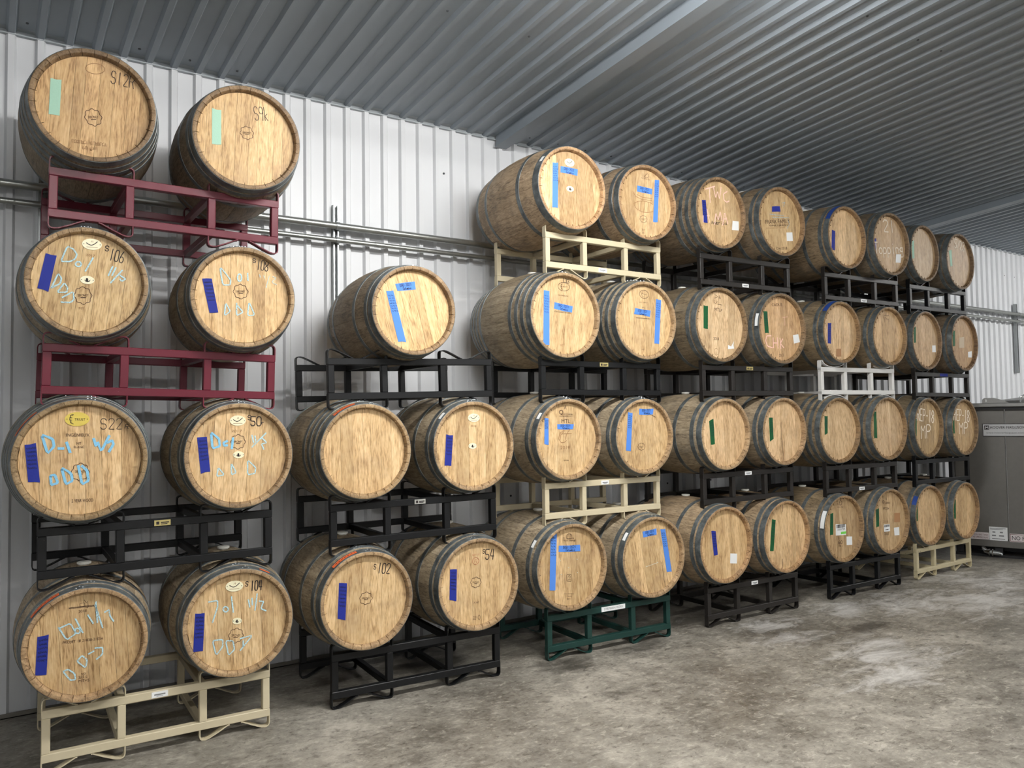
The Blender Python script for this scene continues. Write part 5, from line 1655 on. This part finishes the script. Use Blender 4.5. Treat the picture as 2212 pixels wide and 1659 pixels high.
lug = part('lifting_lug', slab([(-.10, 0), (.17, 0), (.12, .03), (.02, .062), (-.08, .062), (-.10, .04)], -0.006, 0.006), 'tank_rim', tank, loc=(0, 0.03, 1.803))
part('lug_slot', slab([(a - .06, b + .03) for a, b in ellipse(.006, .018, 12)], -0.0068, -0.006), 'paper_white', lug)
part('lid', tube_data([(0.36, 0.45, 1.80), (0.36, 0.45, 1.83), (0.36, 0.45, 1.845), (0.36, 0.45, 1.87)], [0.36, 0.36, 0.30, 0.12], 32), 'tank_rim', tank, 30)
part('lid_clamp', tube_data([(0.28, 0.10, 1.80), (0.28, 0.10, 1.87), (0.34, 0.12, 1.90), (0.40, 0.16, 1.88)], 0.012, 10), 'chrome', tank, 40)
sg = part('sign', box_data(-.103, .345, -0.004, 0.013, 1.412, 1.560), 'tank_dark', tank)
part('sign_face', box_data(-.097, .339, -0.006, -0.004, 1.418, 1.554), 'sign_silver', sg)
part('logo_square', box_data(-.085, -.036, -0.0075, -0.006, 1.492, 1.540), 'ink_black', sg)
part('logo_mark', ribbon([[(-.075, 1.500), (-.075, 1.532), (-.060, 1.516), (-.046, 1.532), (-.046, 1.500)], [(-.075, 1.516), (-.046, 1.516)]], 0.008), 'sign_silver', sg, loc=(0, -0.0085, 0))
obj('lettering', text_mesh('HOOVER FERGUSON', 'ink_black', 0.345, 0.032), sg, (0.147, -0.0085, 1.517))
obj('lettering', text_mesh('www.hooverferguson.com', 'grey_print', 0.375, 0.026), sg, (0.12, -0.0085, 1.452))
vs = part('warning_sign', box_data(-.285, -.083, 0.006, 0.012, 0.198, 0.279), 'sign_white', tank)
obj('lettering', text_mesh('CAUTION: VENT TANK', 'sign_red', 0.19, 0.020), vs, (-.186, 0.005, 0.252))
obj('lettering', text_mesh('BEFORE OPENING VALVE', 'sign_red', 0.185, 0.020), vs, (-.186, 0.005, 0.222))
ls = part('instruction_label', box_data(-.078, .106, 0.003, 0.012, 0.196, 0.352), 'paper_white', tank)
part('printed_lines', join(*[box_data(-.068, x1, 0.0015, 0.003, z, z + .006) for z, x1 in ((.334, .09), (.322, .06))] + [box_data(-.045, -.015, 0.0015, 0.003, .285, .30), box_data(.03, .06, 0.0015, 0.003, .285, .30), box_data(-.05, -.01, 0.0015, 0.003, .245, .26), box_data(.02, .07, 0.0015, 0.003, .245, .26), box_data(-.05, .08, 0.0015, 0.003, .212, .220)]), 'grey_print', ls)
nf = part('warning_sign', box_data(.125, .40, 0.004, 0.012, 0.190, 0.286), 'sign_white', tank)
part('sign_border', join(box_data(.130, .395, 0.0025, 0.004, .276, .280), box_data(.130, .395, 0.0025, 0.004, .196, .200), box_data(.130, .134, 0.0025, 0.004, .2, .276), box_data(.391, .395, 0.0025, 0.004, .2, .276)), 'sign_red', nf)
obj('lettering', text_mesh('NO FO', 'ink_black', 0.165, 0.046), nf, (0.232, 0.0015, 0.238))
vl = obj('drain_valve', mesh('drain_valve', *tube_data([(-.16, 0.12, .112), (-.155, 0.05, .108), (-.14, 0.0, .088), (-.11, -.03, .068), (-.075, -.04, .062)], [.026, .027, .028, .028, .028], 16), ('chrome',), 40), tank)
part('flange', tube_data([(-.078, -.040, .062), (-.068, -.042, .062)], .040, 20), 'chrome', vl, 40)
part('flange', tube_data([(-.045, -.044, .060), (-.035, -.045, .060)], .040, 20), 'chrome', vl, 40)
part('valve_body', tube_data([(-.068, -.042, .062), (-.02, -.046, .058), (.03, -.05, .056)], [.026, .026, .024], 14), 'strut_steel', vl, 40)
part('valve_cap', tube_data([(.03, -.05, .056), (.045, -.052, .052), (.05, -.055, .035)], [.018, .016, .012], 12), 'strut_steel', vl, 40)
